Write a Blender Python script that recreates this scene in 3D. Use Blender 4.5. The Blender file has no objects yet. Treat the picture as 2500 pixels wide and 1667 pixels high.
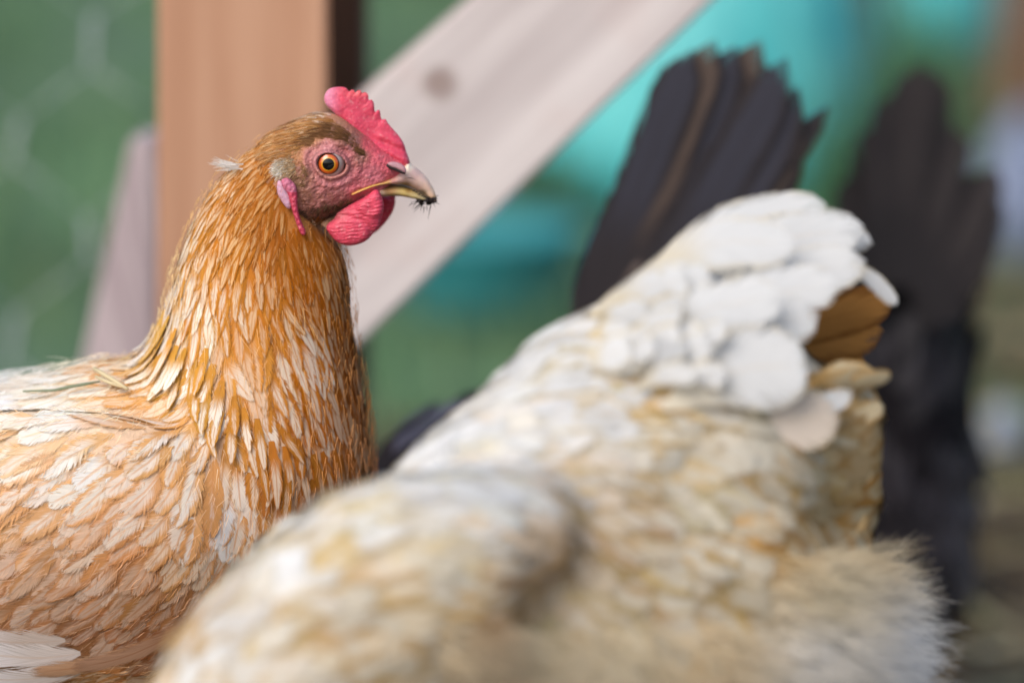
import bpy, bmesh, math, random
import numpy as np
from mathutils import Vector, Matrix, noise as mnoise
from mathutils.bvhtree import BVHTree
random.seed(7); RNG = np.random.default_rng(7)
scene = bpy.context.scene
C = scene.collection

# ------------------------------------------------------------------ camera, sky, sun, exposure
TILT = math.radians(10.0); FOCAL = 200.0; DIST = 2.0; ZAIM = 0.27
CAM = np.array([0.0, -DIST, ZAIM + DIST * math.tan(TILT)])
cam_d = bpy.data.cameras.new('camera'); cam = bpy.data.objects.new('camera', cam_d); C.objects.link(cam)
cam.location = CAM; cam.rotation_euler = (math.pi / 2 - TILT, 0, 0)
cam_d.lens = FOCAL; cam_d.sensor_width = 36; cam_d.sensor_fit = 'HORIZONTAL'
cam_d.clip_start = 0.05; cam_d.clip_end = 500
cam_d.dof.use_dof = True; cam_d.dof.aperture_fstop = 4.3
cam_d.dof.focus_distance = (DIST - 0.042) / math.cos(TILT)
scene.camera = cam

SUN_EL, SUN_AZ = math.radians(43), math.radians(-145)   # azimuth of the sun seen from the scene, 0 = +y, cw
w = bpy.data.worlds.new('World'); scene.world = w; w.use_nodes = True
nt = w.node_tree; sky = nt.nodes.new('ShaderNodeTexSky'); sky.sky_type = 'NISHITA'; sky.sun_disc = False
sky.sun_elevation = SUN_EL; sky.sun_rotation = SUN_AZ; sky.air_density = 1.0; sky.dust_density = 3.0; sky.ozone_density = 1.0
bg = nt.nodes['Background']; nt.links.new(sky.outputs[0], bg.inputs[0]); bg.inputs[1].default_value = 0.12
sd = bpy.data.lights.new('sun', 'SUN'); sun = bpy.data.objects.new('sun', sd); C.objects.link(sun)
sd.energy = 1.35; sd.angle = math.radians(40); sd.color = (1.0, 0.97, 0.95)
sdir = Vector((math.sin(SUN_AZ) * math.cos(SUN_EL), math.cos(SUN_AZ) * math.cos(SUN_EL), math.sin(SUN_EL)))
sun.rotation_euler = sdir.to_track_quat('Z', 'Y').to_euler(); sun.location = (-2, -2, 4)
scene.view_settings.view_transform = 'Standard'; scene.view_settings.look = 'None'
scene.view_settings.exposure = 0.58; scene.view_settings.gamma = 1.0
scene.cycles.use_denoising = True
scene.cycles.transparent_max_bounces = 16
scene.cycles.max_bounces = 5; scene.cycles.diffuse_bounces = 3

# ------------------------------------------------------------------ helpers
K = 2500 / 2352.0                      # photograph pixels per pixel of the downscaled view
S = 36 / FOCAL * DIST / 2500           # metres per photograph pixel near the hen
_f = np.array([0, math.cos(TILT), -math.sin(TILT)]); _u = np.array([0, math.sin(TILT), math.cos(TILT)])
def P(px, py, y):
    """photograph pixel + depth (world y) -> world point(s)"""
    px = np.asarray(px, float); py = np.asarray(py, float); y = np.asarray(y, float)
    sx = (px - 1250) / 2500 * 36 / FOCAL; sy = (833.5 - py) / 2500 * 36 / FOCAL
    d = _f + sx[..., None] * np.array([1.0, 0, 0]) + sy[..., None] * _u
    t = (y + DIST) / d[..., 1]
    return CAM + t[..., None] * d
def PX(w):
    """world -> photograph pixel"""
    v = np.asarray(w, float) - CAM
    dz = v @ _f
    return np.stack([v[..., 0] / dz * FOCAL / 36 * 2500 + 1250, 833.5 - (v @ _u) / dz * FOCAL / 36 * 2500], -1)
def SC(y): return S * (y + DIST) / DIST
def lin(c):
    c = np.asarray(c, float) / 255.0
    return np.where(c <= 0.04045, c / 12.92, ((c + 0.055) / 1.055) ** 2.4)
def D(pts): return [(x * K, y * K) for x, y in pts]
def Z1(pts): return [(480 + x / 3.337, 180 + y / 3.337) for x, y in pts]
def Z2(pts): return [(660 + x / 4.9, 300 + y / 4.9) for x, y in pts]
def smooth(a, b, x):
    t = np.clip((np.asarray(x, float) - a) / (b - a), 0, 1); return t * t * (3 - 2 * t)
def catmull(pts, n, closed=True):
    p = np.asarray(pts, float); m = len(p)
    if closed:
        q = np.vstack([p[-1:], p, p[:2]])
    else:
        q = np.vstack([2 * p[0] - p[1], p, 2 * p[-1] - p[-2]]); m -= 1
    out = []
    sub = 24
    for i in range(m):
        p0, p1, p2, p3 = q[i:i + 4]
        t = np.linspace(0, 1, sub, endpoint=False)[:, None]
        out.append(0.5 * (2 * p1 + (p2 - p0) * t + (2 * p0 - 5 * p1 + 4 * p2 - p3) * t ** 2 + (3 * p1 - p0 - 3 * p2 + p3) * t ** 3))
    o = np.vstack(out)
    o = np.vstack([o, o[:1]]) if closed else np.vstack([o, p[-1:]])
    s = np.concatenate([[0], np.cumsum(np.linalg.norm(np.diff(o, axis=0), axis=1))])
    k = np.linspace(0, s[-1], n, endpoint=not closed)
    return np.stack([np.interp(k, s, o[:, j]) for j in range(o.shape[1])], 1)
def idw(table, q, power=3.0):
    """table: (pos(n,2), val(n,k)); q (m,2)"""
    pos, val = table
    q = np.atleast_2d(q)
    d = ((q[:, None, :] - pos[None]) ** 2).sum(-1) + 60.0
    wt = d ** (-power / 2)
    return (wt @ val) / wt.sum(1, keepdims=True)

def link(name, me, mat=None, parent=None):
    o = bpy.data.objects.new(name, me); C.objects.link(o)
    if mat is not None and me is not None:
        me.materials.clear(); me.materials.append(mat)
    if parent is not None: o.parent = parent
    return o
def thing(name, label, cat, group=None, loc=(0, 0, 0)):
    o = bpy.data.objects.new(name, None); C.objects.link(o); o.empty_display_size = 0.02
    o['label'] = label; o['category'] = cat
    if group: o['group'] = group
    return o
def tag(o, label=None, cat=None, group=None, kind=None):
    if label: o['label'] = label
    if cat: o['category'] = cat
    if group: o['group'] = group
    if kind: o['kind'] = kind
    return o
def mesh(name, v, f, shade=True, cols=None, uv=None):
    me = bpy.data.meshes.new(name)
    v = np.asarray(v, float)
    me.from_pydata(v.tolist(), [], f if isinstance(f, list) else f.tolist()); me.update()
    if shade: me.polygons.foreach_set('use_smooth', [True] * len(me.polygons))
    for k, c in (cols or {}).items():
        c = np.asarray(c, float)
        if c.shape[1] == 3: c = np.hstack([c, np.ones((len(c), 1))])
        a = me.attributes.new(k, 'FLOAT_COLOR', 'POINT'); a.data.foreach_set('color', c.astype(np.float32).ravel())
    if uv is not None:
        li = np.empty(len(me.loops), np.int32); me.loops.foreach_get('vertex_index', li)
        l = me.uv_layers.new(name='UVMap'); l.data.foreach_set('uv', np.asarray(uv, np.float32)[li].ravel())
    return me
def fnoise(p, scale, seed=0.0):
    return np.array([mnoise.noise(Vector((a * scale + seed, b * scale - seed, c * scale + 3.1 * seed))) for a, b, c in p])

# ------------------------------------------------------------------ node material helper
class NT:
    def __init__(s, name):
        s.m = bpy.data.materials.new(name); s.m.use_nodes = True; s.t = s.m.node_tree; s.t.nodes.clear()
        s.out = s.n('ShaderNodeOutputMaterial')
    def n(s, typ, **kw):
        x = s.t.nodes.new(typ)
        for k, v in kw.items(): setattr(x, k, v)
        return x
    def set(s, sock, v):
        if isinstance(v, bpy.types.NodeSocket): s.t.links.new(v, sock)
        elif v is not None:
            if hasattr(sock.default_value, '__len__') and not hasattr(v, '__len__'): v = [v] * len(sock.default_value)
            if hasattr(v, '__len__') and hasattr(sock.default_value, '__len__') and len(v) == 3 and len(sock.default_value) == 4: v = list(v) + [1]
            sock.default_value = v
    def math(s, op, a, b=None, c=None, clamp=False):
        x = s.n('ShaderNodeMath', operation=op, use_clamp=clamp)
        s.set(x.inputs[0], a); s.set(x.inputs[1], b)
        if c is not None: s.set(x.inputs[2], c)
        return x.outputs[0]
    def mix(s, f, a, b, mode='MIX'):
        x = s.n('ShaderNodeMix', data_type='RGBA', blend_type=mode)
        s.set(x.inputs[0], f); s.set(x.inputs[6], a); s.set(x.inputs[7], b); return x.outputs[2]
    def ramp(s, f, a, b):
        x = s.n('ShaderNodeMapRange', interpolation_type='SMOOTHSTEP')
        s.set(x.inputs[0], f); s.set(x.inputs[1], a); s.set(x.inputs[2], b); return x.outputs[0]
    def noise(s, vec=None, scale=5, detail=3, rough=.5, w=None):
        x = s.n('ShaderNodeTexNoise')
        if vec is not None: s.set(x.inputs['Vector'], vec)
        x.inputs['Scale'].default_value = scale; x.inputs['Detail'].default_value = detail; x.inputs['Roughness'].default_value = rough
        return x.outputs[0]
    def attr(s, name): return s.n('ShaderNodeAttribute', attribute_name=name).outputs[0]
    def coord(s, k='Object'): return s.n('ShaderNodeTexCoord').outputs[k]
    def xyz(s, x, y, z):
        c = s.n('ShaderNodeCombineXYZ'); s.set(c.inputs[0], x); s.set(c.inputs[1], y); s.set(c.inputs[2], z); return c.outputs[0]
    def sep(s, v):
        c = s.n('ShaderNodeSeparateXYZ'); s.set(c.inputs[0], v); return c.outputs
    def bump(s, h, strength=.3, dist=.001):
        b = s.n('ShaderNodeBump'); b.inputs['Strength'].default_value = strength; b.inputs['Distance'].default_value = dist
        s.set(b.inputs['Height'], h); return b.outputs[0]
    def bsdf(s, color, rough=.6, normal=None, spec=.4, **kw):
        b = s.n('ShaderNodeBsdfPrincipled'); s.set(b.inputs['Base Color'], color); s.set(b.inputs['Roughness'], rough)
        b.inputs['Specular IOR Level'].default_value = spec
        if normal is not None: s.set(b.inputs['Normal'], normal)
        for k, v in kw.items(): s.set(b.inputs[k.replace('_', ' ')], v)
        return b.outputs[0]
    def done(s, sh):
        s.t.links.new(sh, s.out.inputs['Surface']); return s.m

def feather_material(name, trans=.22, rough=.55, shaft=.55, streak_amt=.38, spec=.12, soft=.9):
    t = NT(name)
    uv = t.n('ShaderNodeUVMap', uv_map='UVMap').outputs[0]; q = t.sep(uv)
    us = t.math('MULTIPLY_ADD', q[0], 2.0, -1.0); u = t.math('ABSOLUTE', us); v = q[1]
    fp = t.n('ShaderNodeSeparateColor'); t.set(fp.inputs[0], t.attr('fp')); rnd, pw, fr = fp.outputs[0], fp.outputs[1], fp.outputs[2]
    b = t.math('SUBTRACT', v, t.math('MULTIPLY', u, .36))
    side = t.math('SIGN', us)
    seed = t.math('MULTIPLY_ADD', rnd, 91.0, side)
    n1 = t.noise(t.xyz(t.math('MULTIPLY', b, 32.0), t.math('MULTIPLY', u, 1.0), seed), 1.0, 3, .7)
    n2 = t.noise(t.xyz(t.math('MULTIPLY', b, 80.0), t.math('MULTIPLY', u, 1.2), seed), 1.0, 2, .6)
    n3 = t.noise(t.xyz(t.math('MULTIPLY', v, 4.0), t.math('MULTIPLY', us, 1.5), t.math('MULTIPLY', rnd, 37.0)), 1.0, 2, .5)
    e = t.math('ADD', t.math('SUBTRACT', pw, u), t.math('MULTIPLY_ADD', n1, .7, -.35))
    e = t.math('ADD', e, t.math('MULTIPLY_ADD', n3, .6, -.3))
    m1 = t.ramp(e, -.15, .2); m2 = t.ramp(t.math('ADD', v, t.math('MULTIPLY_ADD', n1, .3, -.15)), .22, .55)
    col = t.mix(t.math('MULTIPLY', m1, m2), t.attr('ca'), t.attr('cb'))
    br = t.math('ADD', t.math('MULTIPLY_ADD', n2, streak_amt, 1 - streak_amt * .5), t.math('MULTIPLY_ADD', n1, streak_amt, -streak_amt * .5))
    col = t.mix(1.0, col, t.xyz(br, br, br), 'MULTIPLY')
    sh = t.math('MULTIPLY', t.ramp(u, .10, .03), t.math('MULTIPLY', t.ramp(v, .95, .75), shaft))
    col = t.mix(sh, col, t.mix(.35, t.attr('ca'), (.9, .6, .3, 1), 'MULTIPLY'))
    # barbs separate at the margin
    edge = t.math('MAXIMUM', u, t.math('MULTIPLY_ADD', v, 4.0, -3.0))
    th = t.math('MULTIPLY', t.ramp(edge, .15, 1.1), fr)
    nb = t.math('MULTIPLY_ADD', t.math('SUBTRACT', t.math('MULTIPLY_ADD', n2, .4, t.math('MULTIPLY', n1, .6)), .5), 2.6, .5)
    al = t.ramp(t.math('SUBTRACT', nb, t.math('MULTIPLY_ADD', th, 1.0, -.12)), -.04, .10)
    gn = t.n('ShaderNodeNewGeometry').outputs['Normal']
    vm = t.n('ShaderNodeMix', data_type='VECTOR'); vm.inputs[0].default_value = soft; t.t.links.new(gn, vm.inputs[4]); t.t.links.new(t.n('ShaderNodeAttribute', attribute_name='bn').outputs['Vector'], vm.inputs[5])
    nz = t.n('ShaderNodeVectorMath', operation='NORMALIZE'); t.t.links.new(vm.outputs[1], nz.inputs[0])
    bp = t.n('ShaderNodeBump'); bp.inputs['Strength'].default_value = .3; bp.inputs['Distance'].default_value = .0005; t.set(bp.inputs['Height'], t.math('ADD', n2, n1)); t.t.links.new(nz.outputs[0], bp.inputs['Normal']); nrm = bp.outputs[0]
    s1 = t.bsdf(col, rough, nrm, spec)
    tr = t.n('ShaderNodeBsdfTranslucent'); t.set(tr.inputs[0], col); t.set(tr.inputs[1], nrm)
    mx = t.n('ShaderNodeMixShader'); mx.inputs[0].default_value = trans; t.t.links.new(s1, mx.inputs[1]); t.t.links.new(tr.outputs[0], mx.inputs[2])
    tp = t.n('ShaderNodeBsdfTransparent')
    m = t.n('ShaderNodeMixShader'); t.set(m.inputs[0], al); t.t.links.new(tp.outputs[0], m.inputs[1]); t.t.links.new(mx.outputs[0], m.inputs[2])
    return t.done(m.outputs[0])
def fibre_material(name, trans=.35):
    t = NT(name); c = t.attr('ca')
    s1 = t.bsdf(c, .6, None, .2)
    tr = t.n('ShaderNodeBsdfTranslucent'); t.set(tr.inputs[0], c)
    mx = t.n('ShaderNodeMixShader'); mx.inputs[0].default_value = trans; t.t.links.new(s1, mx.inputs[1]); t.t.links.new(tr.outputs[0], mx.inputs[2])
    return t.done(mx.outputs[0])
def attr_material(name, rough=.7, spec=.2, nscale=400, bumps=.4, dist=.0006, var=.35, **kw):
    t = NT(name); n = t.noise(t.coord(), nscale, 4, .6)
    f = t.math('MULTIPLY_ADD', n, var * 2, 1 - var)
    return t.done(t.bsdf(t.mix(1, t.attr('ca'), t.xyz(f, f, f), 'MULTIPLY'), rough, t.bump(n, bumps, dist), spec, **kw))
def skin_material(name, cell=900, bumps=.6, dist=.0007, sss=.25, rough=.42, wr=0.0):
    t = NT(name); co = t.coord()
    vo = t.n('ShaderNodeTexVoronoi', feature='SMOOTH_F1'); t.set(vo.inputs['Vector'], co); vo.inputs['Scale'].default_value = cell
    n = t.noise(co, cell * .45, 4, .6); n2 = t.noise(co, 120, 3, .6)
    h = t.math('ADD', t.math('MULTIPLY', vo.outputs[0], -.9), n)
    if wr:
        wv = t.n('ShaderNodeTexWave', bands_direction='Z'); t.set(wv.inputs['Vector'], co); wv.inputs['Scale'].default_value = 210
        wv.inputs['Distortion'].default_value = 5; wv.inputs['Detail'].default_value = 2; wv.inputs['Detail Scale'].default_value = .6
        h = t.math('ADD', h, t.math('MULTIPLY', wv.outputs[1], wr))
    f = t.math('MULTIPLY_ADD', h, .28, .98); f = t.math('ADD', f, t.math('MULTIPLY_ADD', n2, .7, -.35))
    col = t.mix(1, t.attr('ca'), t.xyz(f, f, f), 'MULTIPLY')
    col = t.mix(t.math('MULTIPLY', t.ramp(t.noise(co, 700, 2, .6), .58, .72), .35), col, (*lin((226, 168, 168)), 1))
    b = t.bsdf(col, rough, t.bump(h, bumps, dist), .4, Subsurface_Weight=sss, Subsurface_Scale=.0025, Subsurface_Radius=(1, .35, .25))
    return t.done(b)

# ------------------------------------------------------------------ mesh builders
def loft(sections, nring=40, nlen=48):
    """sections: (top px, bottom px, half depth px, y centre) -> closed tube (v, f)"""
    a = np.array([[*s[0], *s[1], s[2], s[3]] for s in sections], float)
    a = catmull(a, nlen, closed=False) if len(a) > 2 else a
    th = np.linspace(0, 2 * math.pi, nring, endpoint=False)
    V = []
    for r in a:
        mid = (r[:2] + r[2:4]) / 2; hv = (r[:2] - r[2:4]) / 2
        y = r[5] + np.sin(th) * r[4] * S
        pl = mid[None] + np.cos(th)[:, None] * hv[None]
        # keep the section plane orthographic: scale of the centre depth
        w0 = P(pl[:, 0], pl[:, 1], np.full(nring, r[5])); w0[:, 1] = y
        V.append(w0)
    V = np.vstack(V); n = len(a); F = []
    for i in range(n - 1):
        for j in range(nring):
            k = (j + 1) % nring
            F.append((i * nring + j, i * nring + k, (i + 1) * nring + k, (i + 1) * nring + j))
    F.append(tuple(range(nring - 1, -1, -1))); F.append(tuple((n - 1) * nring + j for j in range(nring)))
    return V, F
def join(parts):
    V, F, o = [], [], 0
    for v, f in parts:
        V.append(v); F += [tuple(i + o for i in q) for q in f]; o += len(v)
    return np.vstack(V), F
def fuse(parts, voxel, smooth_it=8):
    v, f = join(parts)
    me = mesh('tmp', v, f); o = link('tmp', me)
    bm = bmesh.new(); bm.from_mesh(me); bmesh.ops.recalc_face_normals(bm, faces=bm.faces); bm.to_mesh(me); bm.free()
    r = o.modifiers.new('r', 'REMESH'); r.mode = 'VOXEL'; r.voxel_size = voxel
    s = o.modifiers.new('s', 'SMOOTH'); s.factor = .5; s.iterations = smooth_it
    dg = bpy.context.evaluated_depsgraph_get(); dg.update()
    out = bpy.data.meshes.new_from_object(o.evaluated_get(dg))
    bpy.data.objects.remove(o); bpy.data.meshes.remove(me)
    out.polygons.foreach_set('use_smooth', [True] * len(out.polygons))
    return out
def verts(me):
    v = np.empty(len(me.vertices) * 3, np.float32); me.vertices.foreach_get('co', v); return v.reshape(-1, 3).astype(float)
def norms(me):
    v = np.empty(len(me.vertices) * 3, np.float32); me.vertices.foreach_get('normal', v); return v.reshape(-1, 3).astype(float)
def set_col(me, name, c):
    c = np.hstack([np.asarray(c, float), np.ones((len(c), 1))])
    a = me.attributes.new(name, 'FLOAT_COLOR', 'POINT'); a.data.foreach_set('color', c.astype(np.float32).ravel())
def bvh_of(me):
    return BVHTree.FromPolygons([tuple(x) for x in verts(me)], [tuple(p.vertices) for p in me.polygons])
def sample(me, n):
    me.calc_loop_triangles(); m = len(me.loop_triangles)
    t = np.empty(m * 3, np.int32); me.loop_triangles.foreach_get('vertices', t); t = t.reshape(-1, 3)
    v = verts(me); a, b, c = v[t[:, 0]], v[t[:, 1]], v[t[:, 2]]
    cr = np.cross(b - a, c - a); ar = np.linalg.norm(cr, axis=1); nn = cr / np.maximum(ar, 1e-12)[:, None]
    k = RNG.choice(m, n, p=ar / ar.sum()); r1 = np.sqrt(RNG.random(n))[:, None]; r2 = RNG.random(n)[:, None]
    return (1 - r1) * a[k] + r1 * (1 - r2) * b[k] + r1 * r2 * c[k], nn[k]
def thin(pts, al, ac, dirs):
    """keep points no closer than al along and ac across their feather direction"""
    cell = float(max(al.max(), ac.max())); grid = {}; keep = []
    for i in range(len(pts)):
        p = pts[i]; c = (int(p[0] // cell), int(p[1] // cell), int(p[2] // cell)); ok = True; dr = dirs[i]; ia, ib = 1 / al[i] ** 2, 1 / ac[i] ** 2
        for dx in (-1, 0, 1):
            for dy in (-1, 0, 1):
                for dz in (-1, 0, 1):
                    for (x, y, z) in grid.get((c[0] + dx, c[1] + dy, c[2] + dz), ()):
                        ex, ey, ez = x - p[0], y - p[1], z - p[2]
                        a = ex * dr[0] + ey * dr[1] + ez * dr[2]; a2 = a * a
                        if a2 * ia + (ex * ex + ey * ey + ez * ez - a2) * ib < 1: ok = False; break
                    if not ok: break
                if not ok: break
            if not ok: break
        if ok: keep.append(i); grid.setdefault(c, []).append(tuple(p))
    return keep

def puff(outline, medial, W, rings=24, n=320, yc=0.0, expo=2.0, disp=None, closed_smooth=True, mat=None, name='x', col=None, flip=False):
    """a rounded solid from an outline (photo px): depth W(px) half thickness at the medial line"""
    ol = catmull(outline, n) if closed_smooth else np.asarray(outline, float)
    n = len(ol)
    ml = catmull(medial, 60, closed=False) if len(medial) > 2 else (np.linspace(0, 1, 60)[:, None] * (np.array(medial[1]) - np.array(medial[0])) + np.array(medial[0]))
    d = ((ol[:, None] - ml[None]) ** 2).sum(-1); near = ml[d.argmin(1)]
    for _ in range(6): near = (np.roll(near, 1, 0) + near * 2 + np.roll(near, -1, 0)) / 4
    V, F, pix, rr = [], [], [], []
    rs = 1 - (1 - np.linspace(0, 1, rings)) ** 1.6
    for side in (-1, 1):
        for r in rs:
            p = near + r * (ol - near)
            h = (1 - r ** expo) ** .5
            wv = W(p[:, 0], p[:, 1]) if callable(W) else np.full(n, W)
            dep = h * wv
            if disp is not None: dep = dep + disp(p[:, 0], p[:, 1]) * min(1, h * 2.5)
            y = yc + side * dep * S
            q = P(p[:, 0], p[:, 1], np.full(n, yc)); q[:, 1] = y
            V.append(q); pix.append(p); rr.append(np.full(n, r))
    V = np.vstack(V); pix = np.vstack(pix)
    for s in (0, 1):
        o = s * rings * n
        for i in range(rings - 1):
            for j in range(n):
                k = (j + 1) % n
                q = (o + i * n + j, o + i * n + k, o + (i + 1) * n + k, o + (i + 1) * n + j)
                F.append(q if s else q[::-1])
    me = mesh(name, V, F, cols={'ca': col(pix) if callable(col) else np.tile(lin(col), (len(V), 1))})
    bm = bmesh.new(); bm.from_mesh(me); bmesh.ops.remove_doubles(bm, verts=bm.verts, dist=1e-6)
    bmesh.ops.recalc_face_normals(bm, faces=bm.faces); bm.to_mesh(me); bm.free()
    me.polygons.foreach_set('use_smooth', [True] * len(me.polygons))
    return me

# ------------------------------------------------------------------ feathers
NC = 5
def blade(spine, nrm, W, shape, cup=.25, twist=0.0, jag=.1):
    """spine (n,3), nrm (n,3) -> verts (n*NC,3), uv"""
    n = len(spine); t = np.linspace(0, 1, n)
    tan = np.gradient(spine, axis=0); tan /= np.maximum(np.linalg.norm(tan, axis=1), 1e-9)[:, None]
    sd_ = np.cross(tan, nrm); sd_ /= np.maximum(np.linalg.norm(sd_, axis=1), 1e-9)[:, None]
    nn = np.cross(sd_, tan)
    if twist: sd_ = sd_ * math.cos(twist) + nn * math.sin(twist); nn = np.cross(sd_, tan)
    if shape == 'hackle': wd = np.sin(np.pi * np.clip(t * .80 + .12, 0, 1)) ** .8 * np.where(t > .6, np.sqrt(np.clip(1 - ((t - .6) / .4) ** 2, 0, 1)), 1)
    elif shape == 'plume': wd = np.clip(t * 1.7 + .02, 0, 1) ** .9 * np.sqrt(np.clip(1 - np.clip((t - .66) / .34, 0, 1) ** 3.2, 0, 1))
    elif shape == 'quill': wd = np.minimum(1, (t * 5 + .05)) ** .6 * np.sqrt(np.clip(1 - np.clip((t - .78) / .22, 0, 1) ** 2.2, 0, 1))
    elif shape == 'tuft': wd = np.minimum(1, t * 3 + .1) * (1 - t) ** .7
    else: wd = np.minimum(1, t * 2.2 + .15) ** .7 * np.sqrt(np.clip(1 - np.clip((t - .45) / .55, 0, 1) ** 2.2, 0, 1))
    wd = wd * W
    us = np.linspace(-1, 1, NC)
    off = us[None, :, None] * wd[:, None, None] * sd_[:, None, :]
    j = 1 + (RNG.random((n, NC, 1)) - .5) * 2 * jag * (np.abs(us)[None, :, None] > .9)
    V = spine[:, None, :] + off * j - (us ** 2)[None, :, None] * (cup * wd)[:, None, None] * nn[:, None, :]
    uv = np.stack(np.broadcast_arrays((us * .5 + .5)[None, :], t[:, None]), -1)
    return V.reshape(-1, 3), uv.reshape(-1, 2)
def grid_faces(n):
    return [(i * NC + j, i * NC + j + 1, (i + 1) * NC + j + 1, (i + 1) * NC + j) for i in range(n - 1) for j in range(NC - 1)]
class Plumage:
    def __init__(s): s.items = []
    def add(s, V, uv, ca, cb, rnd, pw, fr, size, n, nr): s.items.append((V, uv, ca, cb, rnd, pw, fr, size, n, np.repeat(nr, NC, axis=0)))
    def build_mesh(s, items, name):
        V, UV, CA, CB, FP, F, o = [], [], [], [], [], [], 0
        for it in items:
            m = len(it[0]); V.append(it[0]); UV.append(it[1]); CA.append(np.tile(it[2], (m, 1))); CB.append(np.tile(it[3], (m, 1)))
            FP.append(np.tile([it[4], it[5], it[6]], (m, 1)))
            F += [tuple(i + o for i in q) for q in grid_faces(it[8])]; o += m
        me = mesh(name, np.vstack(V), F, cols={'ca': np.vstack(CA), 'cb': np.vstack(CB), 'fp': np.vstack(FP)}, uv=np.vstack(UV))
        a = me.attributes.new('bn', 'FLOAT_VECTOR', 'POINT'); a.data.foreach_set('vector', np.vstack([it[9] for it in items]).astype(np.float32).ravel())
        return me
    def emit(s, mat, parent, limit=290, name='plumage'):
        """largest feathers in view as single parts, the rest as one mass"""
        def seen(it):
            p = PX(it[0][len(it[0]) // 2]); return 0 < p[0] < 2500 and 0 < p[1] < 1667
        order = sorted(range(len(s.items)), key=lambda i: -s.items[i][7] * (1 if seen(s.items[i]) else .01))
        big, rest = order[:limit], order[limit:]; print('feathers', len(order))
        for i in big: link('feather', s.build_mesh([s.items[i]], 'feather'), mat, parent)
        if rest:
            o = link(name, s.build_mesh([s.items[i] for i in rest], name), mat, parent); o['kind'] = 'stuff'
def drape(bvh, root, dirf, L, n, lift0, lift1, free=1.0, dj=0.0):
    p = Vector(root); sp, nr = [], []; d = None; nrm = None
    for i in range(n):
        t = i / (n - 1)
        if t <= free or nrm is None:
            loc, nm, _, _ = bvh.find_nearest(p); nrm = nm if nrm is None else (nrm * .4 + nm * .6).normalized()
            if d is None or i % 2 == 0:
                g = Vector(dirf(loc))
                if dj: g = Matrix.Rotation(dj, 3, nrm) @ g
                d = g
            base = loc
        else: base = p
        tg = (d - nrm * d.dot(nrm)); 
        if tg.length < 1e-6: tg = d.copy()
        tg.normalize()
        lf = lift0 + (lift1 - lift0) * t
        sp.append(base + nrm * lf); nr.append(nrm.copy())
        p = base + tg * (L / (n - 1))
    return np.array(sp), np.array(nr)
def cover(bvh, me, table, plum, spacing=.62, ncand=60000, keepf=None, lift=(-.0015, .003), shape='body', n=8, fr=.8, jit=.18, colj=.10, tips=(), cup=.05, colour_mul=1.0, along=.34, plain=.3, patch=None):
    """table rows: x, y, dx, dy, L, W, ca, cb, pw  (photo px)"""
    pos = np.array([r[:2] for r in table], float)
    val = np.array([[r[2], r[3], r[4], r[5], *lin(r[6]), *lin(r[7]), r[8]] for r in table], float)
    pts, nn = sample(me, ncand)
    if keepf is not None:
        k = keepf(pts, nn, PX(pts)); pts, nn = pts[k], nn[k]
    A = idw((pos, val), PX(pts))
    dv = np.stack([A[:, 0], 0 * A[:, 0], -A[:, 1]], 1); dv -= nn * (dv * nn).sum(1, keepdims=True); dv /= np.maximum(np.linalg.norm(dv, axis=1), 1e-6)[:, None]
    keep = thin(pts, A[:, 2] * S * along, A[:, 3] * S * spacing * 2, dv)
    def dirf(loc):
        a = idw((pos, val[:, :2]), PX(np.array(loc))[None])[0]
        return (a[0], 0.0, -a[1])
    for i in keep:
        a = A[i]; L = a[2] * S * (1 + RNG.normal() * .12); W = a[3] * S * (1 + RNG.normal() * .12)
        sc = min(1.0, L / (150 * S))
        sp, nr = drape(bvh, pts[i], dirf, L, n, lift[0] * sc, lift[1] * sc * (.6 + RNG.random() * .9), dj=RNG.normal() * jit)
        sh = shape(a) if callable(shape) else shape
        V, uv = blade(sp, nr, W, sh, cup=cup, twist=RNG.normal() * .1)
        cm = (1 + RNG.normal(0, colj)) * colour_mul; ca = np.clip(a[4:7] * cm * (1 + RNG.normal(0, .02, 3)), 0, .92); cb = np.clip(a[7:10] * (1 + RNG.normal(0, colj * .6)), 0, .92)
        mixk = np.clip(RNG.beta(.8, 1.6) * (plain(a) if callable(plain) else plain) * 2.4, 0, .9); 
        if patch:
            q_ = PX(pts[i]) / patch[0]; nk = mnoise.noise(Vector((q_[0], q_[1], 4.4))) + .5 * mnoise.noise(Vector((q_[0] * 2.3, q_[1] * 2.3, 1.4)))
            mixk = np.clip(mixk + smooth(.0, .5, nk) * patch[1], 0, .95)
        cb = cb * (1 - mixk) + ca * mixk
        plum.add(V, uv, ca, cb, RNG.random(), np.clip(a[10] * (1 + RNG.normal(0, .42)), .05, 1.2), fr, L * W, n, nr)
def plume(plum, pts, W, nrm, ca, cb, pw=.8, fr=.5, n=22, cup=.12, twist=0.0, shape='quill'):
    """a free-standing feather along world points"""
    sp = catmull(np.asarray(pts, float), n, closed=False); nr = np.tile(np.asarray(nrm, float) / np.linalg.norm(nrm), (n, 1))
    V, uv = blade(sp, nr, W, shape, cup=cup, twist=twist, jag=.0)
    L = np.linalg.norm(np.diff(sp, axis=0), axis=1).sum()
    plum.add(V, uv, lin(ca), lin(cb), RNG.random(), pw, fr, L * W, n, nr)
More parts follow.
